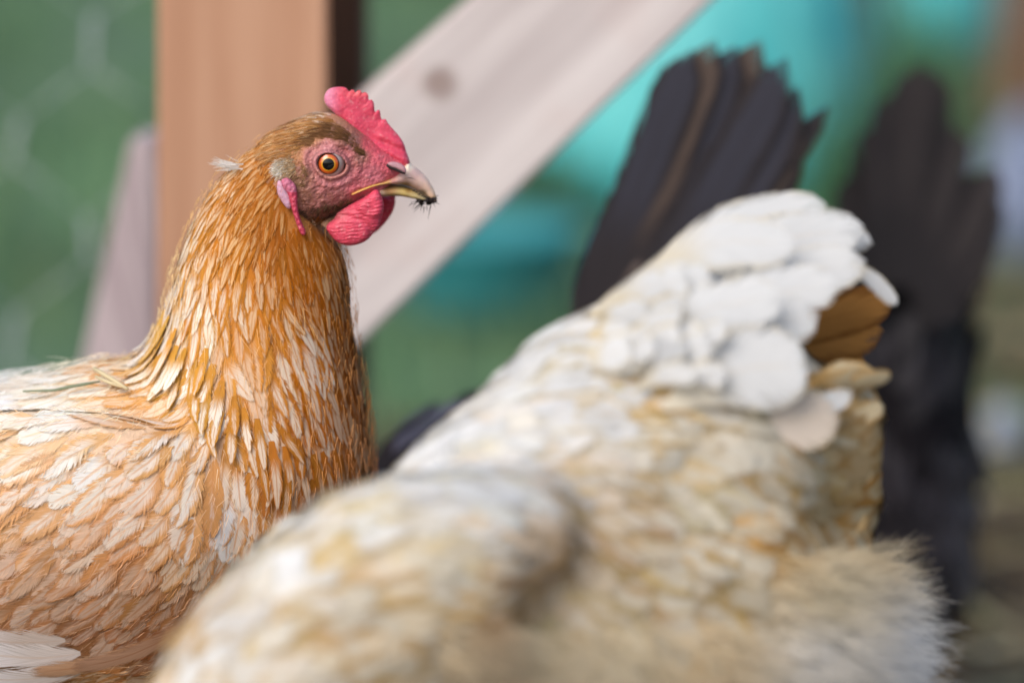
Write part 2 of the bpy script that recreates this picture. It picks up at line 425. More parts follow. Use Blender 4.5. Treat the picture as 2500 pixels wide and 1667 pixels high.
def fibres(items, name, mat, parent, seg=3, cam_face=True):
    """items: (root, dir, L, width, colour, bend vector)"""
    V, F, CA, o = [], [], [], 0
    view = Vector((0, 1, 0))
    for r, d, L, wd, c, b in items:
        r = np.asarray(r, float); d = np.asarray(d, float); b = np.asarray(b, float)
        sd_ = np.cross(d, (RNG.normal() * .3, 1, RNG.normal() * .3)); sd_ /= max(np.linalg.norm(sd_), 1e-9)
        for k in range(seg + 1):
            t = k / seg; p = r + d * L * t + b * L * t * t; h = sd_ * wd * .5 * (1 - t * .85)
            V += [p - h, p + h]; CA += [c, c]
        F += [(o + 2 * k, o + 2 * k + 1, o + 2 * k + 3, o + 2 * k + 2) for k in range(seg)]; o += 2 * seg + 2
    ob = link(name, mesh(name, np.array(V), F, cols={'ca': np.array(CA)}), mat, parent); return ob
def tube(path, r, nseg=8, cap=True):
    p = np.asarray(path, float); r = np.broadcast_to(r, len(p)); V, F = [], []
    tan = np.gradient(p, axis=0); tan /= np.linalg.norm(tan, axis=1)[:, None]
    ref = np.array([.3, 1, .2])
    for i in range(len(p)):
        a = np.cross(tan[i], ref); a /= np.linalg.norm(a); b = np.cross(tan[i], a)
        th = np.linspace(0, 2 * math.pi, nseg, endpoint=False)[:, None]
        V.append(p[i] + r[i] * (np.cos(th) * a + np.sin(th) * b))
    for i in range(len(p) - 1):
        for j in range(nseg):
            k = (j + 1) % nseg; F.append((i * nseg + j, i * nseg + k, (i + 1) * nseg + k, (i + 1) * nseg + j))
    if cap: F.append(tuple(range(nseg - 1, -1, -1))); F.append(tuple((len(p) - 1) * nseg + j for j in range(nseg)))
    return np.vstack(V), F

# ================================================================== SETTING
def ground_h(x, y):
    return 0.012 * mnoise.noise(Vector((x * 3, y * 3, .3))) + 0.006 * mnoise.noise(Vector((x * 11, y * 11, 1.3)))
xs = np.concatenate([[-120, -30, -8], np.linspace(-2.2, 2.2, 90), [8, 30, 120]]); ys = np.concatenate([[-40, -8], np.linspace(-2.2, 5.5, 140), [12, 40, 160]])
gx, gy = np.meshgrid(xs, ys)
gz = np.array([ground_h(a, b) if abs(a) < 3 and -3 < b < 7 else 0 for a, b in zip(gx.ravel(), gy.ravel())])
nx = len(xs)
gf = [(j * nx + i, j * nx + i + 1, (j + 1) * nx + i + 1, (j + 1) * nx + i) for j in range(len(ys) - 1) for i in range(nx - 1)]
t = NT('soil_and_grass'); co = t.coord(); yy = t.sep(co)
n1 = t.noise(co, 9, 5, .6); n2 = t.noise(co, 60, 4, .7); n3 = t.noise(co, 2.3, 3, .5)
soil = t.mix(n2, (*lin((70, 58, 46)), 1), (*lin((128, 112, 88)), 1))
grass = t.mix(n2, (*lin((72, 98, 76)), 1), (*lin((102, 128, 98)), 1))
grass = t.mix(t.ramp(n1, .5, .75), grass, (*lin((92, 98, 78)), 1))
k = t.ramp(t.math('ADD', yy[1], t.math('MULTIPLY_ADD', n3, 1.0, -.5)), 1.0, 1.35)
kx = t.ramp(t.math('ADD', yy[0], t.math('MULTIPLY_ADD', n1, .2, -.1)), .42, .26)
k2 = t.ramp(yy[1], 2.6, 4.2)
col = t.mix(t.math('MULTIPLY', k, t.math('MAXIMUM', kx, k2)), soil, grass)
g = link('ground', mesh('ground', np.stack([gx.ravel(), gy.ravel(), gz], 1), gf), t.done(t.bsdf(col, .95, t.bump(n2, .6, .01), .1))); g['kind'] = 'structure'

# short grass beyond the fence
def blade_strip(x, y, z, h, wd, az, lean, c, V, F, CA):
    o = len(V); dx, dy = math.cos(az), math.sin(az)
    for k in range(4):
        tt = k / 3; hw = wd * (1 - tt * .9) * .5
        px, py, pz = x + dy * lean * tt * tt, y - dx * lean * tt * tt, z + h * tt * (1 - .2 * tt)
        V += [(px - dx * hw, py - dy * hw, pz), (px + dx * hw, py + dy * hw, pz)]; CA += [c, c]
    F += [(o + 2 * k, o + 2 * k + 1, o + 2 * k + 3, o + 2 * k + 2) for k in range(3)]
V, F, CA = [], [], []
for i in range(15000):
    y = random.uniform(1.15, 4.6); x = random.uniform(-.75, .75)
    cl = mnoise.noise(Vector((x * 4, y * 2.5, 7)))
    if cl < -.12 - .1 * random.random(): continue
    if x > .3 and y < 1.9 and random.random() < .8: continue
    tone = mnoise.noise(Vector((x * 5, y * 3, 2)))
    base = np.array(lin((108, 142, 104))) * (1 + tone * .5) + (np.array(lin((150, 150, 90))) * .5 if random.random() < .12 else 0)
    blade_strip(x, y, ground_h(x, y), random.uniform(.02, .07), random.uniform(.003, .006), random.uniform(0, 6.28), random.uniform(-.03, .03), np.clip(base * random.uniform(.7, 1.3), 0, 1), V, F, CA)
gr = link('grass', mesh('grass', V, F, cols={'ca': np.array(CA)}), fibre_material('grass_blades')); tag(gr, 'short green grass growing behind the wooden frame', 'grass', kind='stuff')
# straw litter
V, F, CA = [], [], []
for i in range(7000):
    x = random.uniform(-.8, .85); y = random.uniform(-.35, 1.75)
    if x < .25 and y > 1.2: continue
    L = random.uniform(.02, .075); az = random.uniform(0, 6.28); wd = random.uniform(.0015, .0035)
    if x > .2 and random.random() < .35: L *= 1.5; wd *= 2.4
    z = ground_h(x, y) + random.uniform(.002, .014)
    dx, dy, dz = math.cos(az) * L, math.sin(az) * L, random.uniform(-.004, .012)
    c = lin(random.choice([(150, 134, 98), (128, 112, 82), (168, 152, 116), (84, 74, 56), (112, 108, 72), (60, 54, 46), (186, 174, 134)])) * random.uniform(.7, 1.1)
    px, py = -dy / L * wd, dx / L * wd; o = len(V)
    V += [(x - px, y - py, z), (x + px, y + py, z), (x + dx + px, y + dy + py, z + dz), (x + dx - px, y + dy - py, z + dz), (x, y, z - .0015), (x + dx, y + dy, z + dz - .0015)]; CA += [c] * 6
    F += [(o, o + 1, o + 2, o + 3), (o, o + 3, o + 5, o + 4), (o + 1, o + 4, o + 5, o + 2)]
st = link('straw_litter', mesh('straw', V, F, cols={'ca': np.array(CA)}, shade=False), attr_material('straw_colour', .8, .2, 200, .2)); tag(st, 'loose straw and hay scattered over the bare ground', 'straw', kind='stuff')

# ---- timber
def wood_material(name, light, dark, axis_angle, knots=(), scale=1.0, grey=.0, stain=None):
    """grain runs along the local axis given by an angle in the xz plane"""
    t = NT(name); co = t.coord()
    mp = t.n('ShaderNodeMapping'); mp.inputs['Rotation'].default_value = (0, axis_angle, 0); t.set(mp.inputs[0], co)
    q = t.sep(mp.outputs[0])
    dsum = None; warp = None
    for (kx, ky, kz, kr) in knots:
        vv = t.n('ShaderNodeVectorMath', operation='DISTANCE'); t.set(vv.inputs[0], co); vv.inputs[1].default_value = (kx, ky, kz)
        dk = t.ramp(vv.outputs['Value'], kr, kr * .35)
        dsum = dk if dsum is None else t.math('MAXIMUM', dsum, dk)
    gv = t.xyz(t.math('MULTIPLY', q[0], 70 * scale), t.math('MULTIPLY', q[1], 70 * scale), t.math('MULTIPLY', q[2], 3.0 * scale))
    n1 = t.noise(gv, 1.0, 5, .6); n2 = t.noise(gv, 6.0, 3, .6); n3 = t.noise(co, 14, 3, .6)
    f = t.math('ADD', t.math('MULTIPLY', n1, .7), t.math('MULTIPLY', n2, .3))
    col = t.mix(t.ramp(f, .35, .68), (*lin(dark), 1), (*lin(light), 1))
    if stain: col = t.mix(t.math('MULTIPLY', t.ramp(n3, .52, .72), .55), col, (*lin(stain), 1))
    if dsum is not None: col = t.mix(t.math('MULTIPLY', dsum, t.math('MULTIPLY_ADD', n3, .8, .15)), col, (*lin((104, 72, 56)), 1))
    return t.done(t.bsdf(col, .78, t.bump(f, .5, .0012), .25))
PSI = math.radians(4)
def timber(poly, x0, y0, thick, name, mat, psi=PSI, bevel=.0018):
    """front face polygon in photo px lying on the plane y = y0 - tan(psi) (x - x0)"""
    pts = []
    for px, py in poly:
        y = y0
        for _ in range(6):
            p = P(px, py, y); y = y0 - math.tan(psi) * (p[0] - x0)
        pts.append(P(px, py, y))
    pts = np.array(pts); bk = pts + np.array([math.sin(psi), math.cos(psi), 0]) * thick
    n = len(pts); V = np.vstack([pts, bk]); F = [tuple(range(n)), tuple(range(2 * n - 1, n - 1, -1))] + [(i, n + i, n + (i + 1) % n, (i + 1) % n) for i in range(n)]
    me = mesh(name, V, F, shade=False); bm = bmesh.new(); bm.from_mesh(me); bmesh.ops.recalc_face_normals(bm, faces=bm.faces)
    bmesh.ops.bevel(bm, geom=list(bm.edges), offset=bevel, segments=2, affect='EDGES'); bm.to_mesh(me); bm.free()
    return me
post_x = float(P(590, 400, .27)[0])
pm = timber([(385, -700), (800, -700), (800, 2900), (385, 2900)], post_x, .30, .085, 'timber_post', None, psi=-.04)
kp = P(560, 90, .27); kq = P(690, 300, .26)
post = link('timber_post', pm, wood_material('post_wood', (194, 152, 124), (178, 134, 106), 0.0, [(kp[0], kp[1], kp[2], .006)], 1.0))
tag(post, 'upright orange tan timber post behind the head of the golden hen', 'post')
k1 = P(1075, 205, .2795); k2 = P(1330, 250, .2770); k3 = P(960, 650, .28)
dk = timber([(770, -700), (884, -700), (884, 2900), (770, 2900)], post_x, .42, .06, 'shaded_side_post', None, psi=.03)  # added upright; its dark brown stands in for the tan post's shaded side
shade_post = link('timber_post', dk, wood_material('shaded_side_wood', (112, 82, 64), (80, 58, 46), 0.0)); tag(shade_post, 'added dark brown upright behind the tan post, standing in for its shaded right side', 'post')
bm_ = timber([(1152, 0), (1700, -560), (2110, -360), (1742, 0), (885, 836), (840, 870), (840, 275), (896, 222)], post_x, .285, .045, 'brace_board', None)
board = link('brace_board', bm_, wood_material('board_wood', (214, 206, 203), (184, 174, 172), math.radians(-45), [(*k1, .010)], .55, stain=(198, 176, 170)))
tag(board, 'pale diagonal timber brace with a dark knot, running up from the post', 'board')
pl = timber([(318, 340), (384, 340), (384, 2900), (120, 2900), (196, 900)], post_x, .44, .03, 'fence_plank', None, psi=.05)
plank = link('fence_plank', pl, wood_material('plank_wood', (196, 184, 188), (140, 124, 130), .2, (), 1.0)); tag(plank, 'weathered lilac grey plank leaning beside the upright post', 'plank')

# ---- hexagonal wire netting left of the post
V, F = [], []; o = 0; HW, TW, DG = 185, 110, 128; parts_ = []
def wire(a, b, r=.00028, twist=False):
    pa, pb = P(*a, .66), P(*b, .66)
    if not twist: parts_.append(tube([pa, (pa + pb) / 2, pb], r, 6)); return
    for ph in (0, math.pi):
        path = []
        for k in range(9):
            tt = k / 8; c = pa + (pb - pa) * tt; path.append(c + np.array([math.cos(ph + tt * 9), math.sin(ph + tt * 9), 0]) * .0012)
        parts_.append(tube(path, r * 2.0, 6))
def nd(x, y): return (x + 34 * mnoise.noise(Vector((x * .013, y * .011, 5))), y + 34 * mnoise.noise(Vector((x * .012, y * .013, 9))))
for row in range(-4, 12):
    yb = 160 + row * (TW + DG)
    for colm in range(-5, 2):
        x = 215 + colm * 2 * HW + (HW if row % 2 else 0)
        if x > 500: continue
        wire(nd(x, yb - TW), nd(x, yb), twist=True)
        for s in (-1, 1): wire(nd(x, yb), nd(x + s * HW, yb + DG))
v, f = join(parts_)
t = NT('galvanised_wire'); wf = link('wire_netting', mesh('wire_netting', v, f), t.done(t.bsdf((.7, .75, .8, 1), .4, None, .5, Metallic=.5)))
tag(wf, 'galvanised hexagonal wire netting stretched left of the timber post', 'wire netting')

# ---- turquoise tarpaulin heap
def heap(cx, cy, rx, ry, h, seed, n=70, sharp=.5, edge=None):
    V, F = [], []
    for j in range(n + 1):
        for i in range(n + 1):
            a, b = i / n * 2 - 1, j / n * 2 - 1
            # square to disc
            u, v = a * math.sqrt(1 - b * b / 2), b * math.sqrt(1 - a * a / 2)
            th = math.atan2(v, u); r = math.hypot(u, v); rr = 1 + .22 * mnoise.noise(Vector((math.cos(th) * 1.5, math.sin(th) * 1.5, seed)))
            x, y = cx + u * rx * rr, cy + v * ry * rr
            k = (1 - r ** 2.6)
            fold = abs(mnoise.noise(Vector((u * 2.6, v * 2.6, seed + 3)))) + .5 * abs(mnoise.noise(Vector((u * 6, v * 6, seed + 9))))
            V.append((x, y, .006 + max(0, k) ** .55 * h * (1.05 - sharp * fold) + .008 * fold))
    for j in range(n):
        for i in range(n): F.append((j * (n + 1) + i, j * (n + 1) + i + 1, (j + 1) * (n + 1) + i + 1, (j + 1) * (n + 1) + i))
    return mesh('heap', V, F)
t = NT('turquoise_sheet'); n = t.noise(t.coord(), 14, 3, .6)
tarp_m = t.done(t.bsdf(t.mix(t.ramp(n, .35, .65), (*lin((30, 150, 158)), 1), (*lin((96, 188, 186)), 1)), .4, t.bump(t.noise(t.coord(), 30, 3), .3, .004), .45))
for (px, py, y, wpx, h, seed, lab, ry) in [(1735, 400, 2.15, 460, .27, 1.0, 'large crumpled turquoise tarpaulin heap behind the raised black tail', .14),
                                     (2310, 130, 3.0, 150, .16, 5.0, 'small turquoise tarpaulin bundle at the upper right, beyond the dark hen', .08)]:
    c = P(px, py, y); me = heap(c[0], y, wpx * SC(y), ry, h, seed)
    ob = link('tarpaulin', me, tarp_m); m = ob.modifiers.new('s', 'SOLIDIFY'); m.thickness = .002; m.offset = -1
    tag(ob, lab, 'tarpaulin', 'turquoise tarpaulins on the grass')
# shallow turquoise basin on the grass
def lathe(prof, n=48):
    V, F = [], []
    for r, z in prof:
        for k in range(n): V.append((r * math.cos(k / n * 6.28318), r * math.sin(k / n * 6.28318), z))
    m = len(prof)
    for i in range(m - 1):
        for k in range(n): F.append((i * n + k, i * n + (k + 1) % n, (i + 1) * n + (k + 1) % n, (i + 1) * n + k))
    return V, F
c = P(1190, 840, 1.55); r = 235 * SC(1.55)
v, f = lathe([(0, .002), (r * .8, .002), (r * .86, .006), (r * .98, .05), (r * 1.05, .054), (r * 1.05, .058), (r * .96, .057), (r * .84, .012), (0, .01)])
v = np.array(v) + np.array([c[0], 1.6, .006])
t = NT('teal_plastic'); ob = link('basin', mesh('basin', v, f), t.done(t.bsdf((*lin((52, 134, 140)), 1), .4, None, .4)))
tag(ob, 'shallow teal plastic basin on the grass below the diagonal brace', 'basin')
# stones and stake at the right
def stone(px, py, y, rpx, hz, name, label, seed, colr):
    c = P(px, py, y); bm = bmesh.new(); bmesh.ops.create_icosphere(bm, subdivisions=4, radius=1.0)
    for v in bm.verts:
        d = 1 + .22 * mnoise.noise(v.co * 1.3 + Vector((seed, 0, 0))) + .06 * mnoise.noise(v.co * 4 + Vector((seed, 0, 0)))
        v.co = Vector((c[0] + v.co.x * d * rpx * SC(y), y + v.co.y * d * rpx * SC(y), max(0, hz * .45 + v.co.z * d * hz * .6)))
    me = bpy.data.meshes.new(name); bm.to_mesh(me); bm.free(); me.polygons.foreach_set('use_smooth', [True] * len(me.polygons))
    t = NT(name + '_stone'); n = t.noise(t.coord(), 40, 5, .65)
    ob = link(name, me, t.done(t.bsdf(t.mix(n, (*lin(colr), 1), (*lin(np.array(colr) * .7), 1)), .85, t.bump(n, .5, .006), .2))); tag(ob, label, 'stone', 'stones at the right edge')
stone(2500, 640, 1.85, 110, .095, 'stone', 'large blue grey stone on the ground at the right edge', 1.0, (150, 162, 190))
stone(2452, 1130, 1.10, 55, .040, 'stone', 'small pale stone lying low in the straw at the right edge', 4.0, (150, 160, 172))
v, f = tube([P(2500, 370 - k * 90, 2.45 + .01 * k) for k in range(9)], np.linspace(.024, .018, 9) , 12)
t = NT('bark_brown'); n = t.noise(t.coord(), 60, 4, .7)
ob = link('wooden_stake', mesh('wooden_stake', v, f), t.done(t.bsdf(t.mix(n, (*lin((96, 68, 52)), 1), (*lin((132, 100, 80)), 1)), .9, t.bump(n, .6, .004), .15))); tag(ob, 'brown wooden stake at the upper right corner', 'stake')

# taller grass tufts in front of the tarpaulin
for (px, y, n, hgt, lab) in [(2090, 1.75, 90, .20, 'tall grass tuft between the two dark tails'), (2240, 1.95, 90, .22, 'tall grass tuft behind the point of the right hand dark tail'), (1330, 1.9, 110, .09, 'low grass tuft below the large tarpaulin, beside the diagonal brace'), (2010, 1.6, 70, .10, 'low grass tuft rising just above the white tail')]:
    c = P(px, 900, y); V, F, CA = [], [], []
    for k in range(n):
        a = random.uniform(0, 6.28); r = random.uniform(0, .035)
        col = lin((84, 122, 84)) * random.uniform(.7, 1.35)
        blade_strip(c[0] + r * math.cos(a), y + r * math.sin(a), 0, hgt * random.uniform(.6, 1.1), random.uniform(.005, .010), random.uniform(0, 6.28), random.uniform(-.05, .05), col, V, F, CA)
    ob = link('grass_tuft', mesh('grass_tuft', V, F, cols={'ca': np.array(CA)}), fibre_material('tuft_blades')); tag(ob, lab, 'grass', 'grass tufts')
# ================================================================== GOLDEN HEN
FEATHER_GOLD = feather_material('golden_feather')
UNDER = attr_material('under_plumage', .85, .1, 260, .5, .002)
FIBRE = fibre_material('down_fibres')
hen = thing('hen', 'golden brown hen with cream streaked neck and red comb, facing right', 'hen', 'hens in the run')
hb = []
# neck and breast: (front/top edge, back/bottom edge, half depth px, y)
hb.append(loft([(D([(742, 285)])[0], D([(640, 420)])[0], 50, 0), (D([(690, 290)])[0], D([(690, 500)])[0], 76, 0),
    (D([(590, 325)])[0], D([(760, 540)])[0], 104, 0),
    (D([(505, 400)])[0], D([(795, 590)])[0], 138, 0), (D([(447, 495)])[0], D([(806, 650)])[0], 170, 0), (D([(404, 610)])[0], D([(806, 730)])[0], 195, 0),
    (D([(376, 720)])[0], D([(822, 830)])[0], 240, .004), (D([(330, 830)])[0], D([(842, 950)])[0], 310, .006), (D([(250, 960)])[0], D([(850, 1090)])[0], 400, .008), (D([(200, 1150)])[0], D([(830, 1300)])[0], 430, .01)], nlen=60))
# trunk
hb.append(loft([(D([(720, 960)])[0], D([(760, 1330)])[0], 120, .01), (D([(600, 930)])[0], D([(740, 1450)])[0], 300, .01), (D([(400, 850)])[0], D([(600, 1600)])[0], 430, .01),
    (D([(240, 832)])[0], D([(400, 1720)])[0], 480, .01), (D([(60, 872)])[0], D([(150, 1790)])[0], 500, .01), (D([(-150, 880)])[0], D([(-150, 1800)])[0], 470, .01),
    (D([(-400, 830)])[0], D([(-450, 1700)])[0], 380, .01), (D([(-640, 740)])[0], D([(-660, 1450)])[0], 240, .01), (D([(-800, 640)])[0], D([(-800, 1000)])[0], 90, .01)], nlen=60))
# folded wings
for s in (-1, 1):
    hb.append(loft([(D([(560, 1130)])[0], D([(575, 1260)])[0], 60, .01 + s * .047), (D([(470, 1020)])[0], D([(520, 1390)])[0], 120, .01 + s * .050), (D([(330, 960)])[0], D([(400, 1460)])[0], 140, .01 + s * .053),
        (D([(120, 940)])[0], D([(160, 1500)])[0], 150, .01 + s * .056), (D([(-150, 950)])[0], D([(-150, 1500)])[0], 140, .01 + s * .055), (D([(-450, 960)])[0], D([(-480, 1380)])[0], 100, .01 + s * .046), (D([(-700, 1020)])[0], D([(-700, 1200)])[0], 40, .01 + s * .03)], nlen=40))
body_me = fuse(hb, .0025, 50)
HT = [  # x, y, dx, dy, L, W, edge colour, centre colour, centre width  (view px)
 (735, 268, -1, .10, 62, 9, (160, 122, 88), (226, 212, 192), .6), (690, 275, -1, .2, 66, 9, (160, 116, 72), (205, 172, 130), .5), (640, 300, -1, .35, 76, 10, (170, 118, 62), (214, 176, 128), .45),
 (700, 330, -1, .25, 58, 8, (138, 98, 62), (172, 128, 84), .4), (590, 320, -.85, .6, 90, 12, (178, 122, 58), (225, 190, 145), .45), (530, 375, -.62, .8, 100, 13, (188, 130, 60), (238, 220, 190), .45),
 (640, 390, -.75, .65, 78, 10, (165, 108, 52), (198, 148, 88), .35), (600, 440, -.5, .85, 90, 11, (170, 108, 44), (205, 155, 92), .3), (640, 500, -.2, 1, 88, 11, (158, 98, 38), (190, 132, 66), .25),
 (470, 480, -.42, .9, 125, 15, (190, 136, 62), (238, 222, 198), .5), (545, 530, -.35, .95, 115, 14, (188, 124, 48), (220, 178, 118), .4), (680, 570, .0, 1, 100, 13, (165, 102, 36), (200, 138, 66), .3),
 (405, 610, -.28, 1, 155, 19, (206, 158, 84), (240, 234, 222), .65), (490, 640, -.2, 1, 145, 18, (202, 142, 68), (236, 220, 196), .5), (600, 640, -.05, 1, 135, 17, (194, 130, 56), (224, 184, 134), .42),
 (710, 640, .15, 1, 120, 15, (172, 104, 34), (210, 156, 92), .35), (795, 620, .4, 1, 90, 12, (142, 86, 34), (176, 116, 60), .3), (375, 720, -.1, 1, 170, 21, (208, 166, 92), (242, 236, 224), .65),
 (470, 750, .05, 1, 185, 23, (202, 146, 66), (240, 232, 218), .6), (580, 740, .22, 1, 185, 25, (206, 148, 78), (230, 200, 162), .55), (690, 740, .42, 1, 175, 22, (196, 126, 40), (236, 218, 194), .5),
 (790, 740, .2, 1, 125, 16, (150, 84, 20), (192, 130, 62), .3), (430, 840, .05, 1, 150, 20, (190, 145, 75), (235, 222, 200), .5), (540, 880, .3, 1, 190, 24, (192, 134, 62), (236, 226, 212), .55), (680, 890, .22, 1, 180, 24, (178, 110, 32), (222, 192, 156), .42),
 (815, 890, .08, 1, 150, 20, (166, 98, 34), (205, 150, 95), .4), (560, 1000, .3, 1, 170, 24, (188, 132, 66), (225, 200, 170), .5), (690, 1030, .12, 1, 175, 26, (186, 116, 44), (208, 155, 105), .45), (805, 1060, .05, 1, 180, 34, (198, 134, 84), (220, 162, 112), .6),
 (740, 1180, -.1, 1, 170, 34, (196, 136, 88), (215, 160, 112), .6),
 (335, 800, -.75, .45, 140, 26, (222, 168, 102), (238, 222, 200), .5), (200, 850, -.95, .18, 180, 34, (234, 212, 182), (242, 238, 230), .75), (80, 890, -1, .08, 190, 38, (238, 226, 210), (244, 242, 240), .9), (10, 920, -1, .05, 190, 40, (240, 232, 222), (244, 243, 242), .9),
 (390, 890, -.8, .4, 140, 30, (216, 162, 98), (236, 208, 172), .45), (250, 930, -.9, .3, 170, 36, (236, 212, 180), (243, 238, 230), .7), (440, 960, -.5, .8, 150, 32, (216, 166, 110), (240, 228, 214), .55),
 (80, 1000, -.92, .4, 185, 40, (228, 184, 136), (244, 234, 220), .7), (280, 1040, -.8, .55, 185, 44, (226, 178, 128), (244, 240, 234), .7), (420, 1060, -.55, .85, 170, 40, (222, 172, 122), (244, 238, 230), .6),
 (520, 1110, -.08, 1, 160, 38, (214, 162, 108), (244, 240, 238), .7), (90, 1150, -.86, .5, 185, 40, (218, 168, 120), (236, 218, 200), .6), (320, 1180, -.75, .65, 165, 36, (210, 154, 104), (234, 212, 190), .55), (560, 1200, -.05, 1, 130, 28, (202, 150, 96), (226, 202, 172), .5),
 (450, 1230, -.45, .9, 140, 32, (204, 150, 100), (228, 202, 174), .5), (80, 1300, -.8, .6, 180, 38, (196, 146, 104), (226, 206, 190), .55), (270, 1310, -.7, .7, 160, 34, (186, 136, 94), (220, 194, 174), .5), (430, 1330, -.5, .85, 140, 30, (176, 126, 84), (206, 170, 144), .45),
 (60, 1410, -.85, .5, 180, 36, (172, 126, 90), (198, 170, 146), .5), (240, 1410, -.75, .6, 150, 30, (146, 104, 74), (196, 164, 142), .4), (390, 1430, -.7, .6, 130, 26, (158, 108, 76), (186, 142, 108), .4),  # darker browns: plumage tone plus painted-in shadow of the white hen
 (80, 1500, -.9, .3, 150, 30, (176, 130, 96), (200, 168, 140), .5), (100, 1600, -1, .05, 120, 22, (220, 170, 120), (238, 208, 172), .6), (300, 1560, -.9, .1, 110, 20, (200, 150, 100), (222, 184, 140), .5), (-200, 1100, -1, .35, 200, 44, (220, 175, 125), (240, 225, 205), .6)]
def deep(c, s=1.22, k=.96):
    c = np.array(c, float); m = c.max(); return tuple(np.clip((m - (m - c) * s) * k, 4, 250))
HT = [(r[0] * K, r[1] * K) + r[2:4] + ((r[4], r[5] * (1.0 + .3 * min(1, max(0, (r[1] - 450) / 350)))) if r[5] < 29 else (r[4] * 1.08, r[5] * 1.22)) + ((deep(r[6], 1.15, 1.06), deep(r[7], .72 if r[1] > 560 else .9, 1.06), r[8] * .82) if r[5] < 29 else (deep(r[6], 1.08, 1.06), deep(r[7], 1.0, 1.02), r[8] * .85)) for r in HT]
pos = np.array([r[:2] for r in HT], float); val = np.array([lin(r[6]) * .6 + lin(r[7]) * .25 for r in HT])
set_col(body_me, 'ca', idw((pos, val), PX(verts(body_me))))
link('body', body_me, UNDER, hen)
bvh = bvh_of(body_me)
plum = Plumage()
def keep_hen(p, n, q):
    m = (n[:, 1] < .55) & (q[:, 0] > -260) & (q[:, 1] < 1850)
    head = (q[:, 0] > 700) & (q[:, 1] < 545) & (q[:, 1] > 300)
    return m & ~head
def hshape(a): return 'hackle' if a[3] < 34 else 'body'
cover(bvh, body_me, HT, plum, spacing=.38, along=.23, plain=.12, patch=(150.0, .35), colj=.06, ncand=220000, keepf=keep_hen, shape=hshape, lift=(.0, .0009), fr=1.0, jit=.13)
# hanging fringe of the neck cape over back and breast
capeline = catmull(D([(350, 735), (400, 790), (455, 830), (500, 900), (560, 960), (620, 1010), (690, 1050), (780, 1060)]), 120, closed=False)
def keep_cape(p_, n_, q_):
    dd = np.sqrt(((q_[:, None] - capeline[None]) ** 2).sum(-1)).min(1); return (n_[:, 1] < .2) & (dd < 42)
CT = [(r[0], r[1], r[2], r[3], max(r[4], 150) * .9, min(r[5], 24) * .95, r[6], r[7], r[8]) for r in HT if r[5] < 29]
cover(bvh, body_me, CT, plum, spacing=.62, along=.35, ncand=120000, keepf=keep_cape, shape='hackle', lift=(.0010, .0036), fr=1.0, jit=.2, plain=.2, colj=.06)
# white flight feathers showing below the folded wing
for (pts, W, ca, cb, tw) in [([(200, 1535), (120, 1552), (0, 1560), (-250, 1540)], 30, (206, 196, 190), (222, 218, 220), .15), ([(185, 1500), (100, 1510), (0, 1505), (-250, 1480)], 36, (214, 204, 198), (228, 224, 226), -.1),
    ([(150, 1470), (70, 1475), (-20, 1470), (-250, 1440)], 30, (200, 186, 176), (226, 220, 222), -.2), ([(420, 1440), (330, 1490), (190, 1530), (60, 1545)], 26, (176, 128, 90), (190, 150, 118), .2), ([(470, 1400), (390, 1460), (280, 1510), (160, 1535)], 24, (150, 108, 80), (172, 134, 108), .1)]:
    dp = D(pts); plume(plum, [P(x, y, -.068 - .001 * i) for i, (x, y) in enumerate(dp)], W * K * S, (0, -1, -.25), ca, cb, .9, .8, twist=tw)
# ragged white feather tip bent up, and a loose one at the nape
plum.emit(FEATHER_GOLD, hen, 285)

# fine loose barbs over the plumage
pts, nn = sample(body_me, 14000); q = PX(pts); k = keep_hen(pts, nn, q) & (nn[:, 1] < .3); pts, nn, q = pts[k], nn[k], q[k]
vals = np.array([[r[2], r[3], r[4], *lin(np.array(r[6]) * .5 + np.array(r[7]) * .5)] for r in HT]); A = idw((pos, vals), q)
items = []
for p, n_, a in zip(pts, nn, A):
    d = np.array([a[0], RNG.normal() * .2, -a[1]]) + RNG.normal(0, .25, 3) + n_ * .1; d -= n_ * max(0, d @ n_) * .6; d /= np.linalg.norm(d)
    items.append((p + n_ * RNG.uniform(.0015, .0035), d, a[2] * S * RNG.uniform(.12, .35), .00022, np.clip(a[3:6] * RNG.uniform(.9, 1.3), 0, .92), n_ * -.15))
o = fibres(items, 'loose_barbs', FIBRE, hen, 2); o['kind'] = 'stuff'

it = []
for k in range(40):
    r0 = P(*D([(RNG.uniform(528, 562), RNG.uniform(374, 392))])[0], RNG.uniform(-.014, -.004)); it.append((r0, np.array([-1, RNG.normal() * .1, RNG.uniform(-.05, .28)]), RNG.uniform(34, 62) * S, .0005, lin((240, 234, 226)) * RNG.uniform(.8, 1), np.array([0, 0, RNG.uniform(-.1, .25)])))
fibres(it, 'nape_tuft', FIBRE, hen, 3)
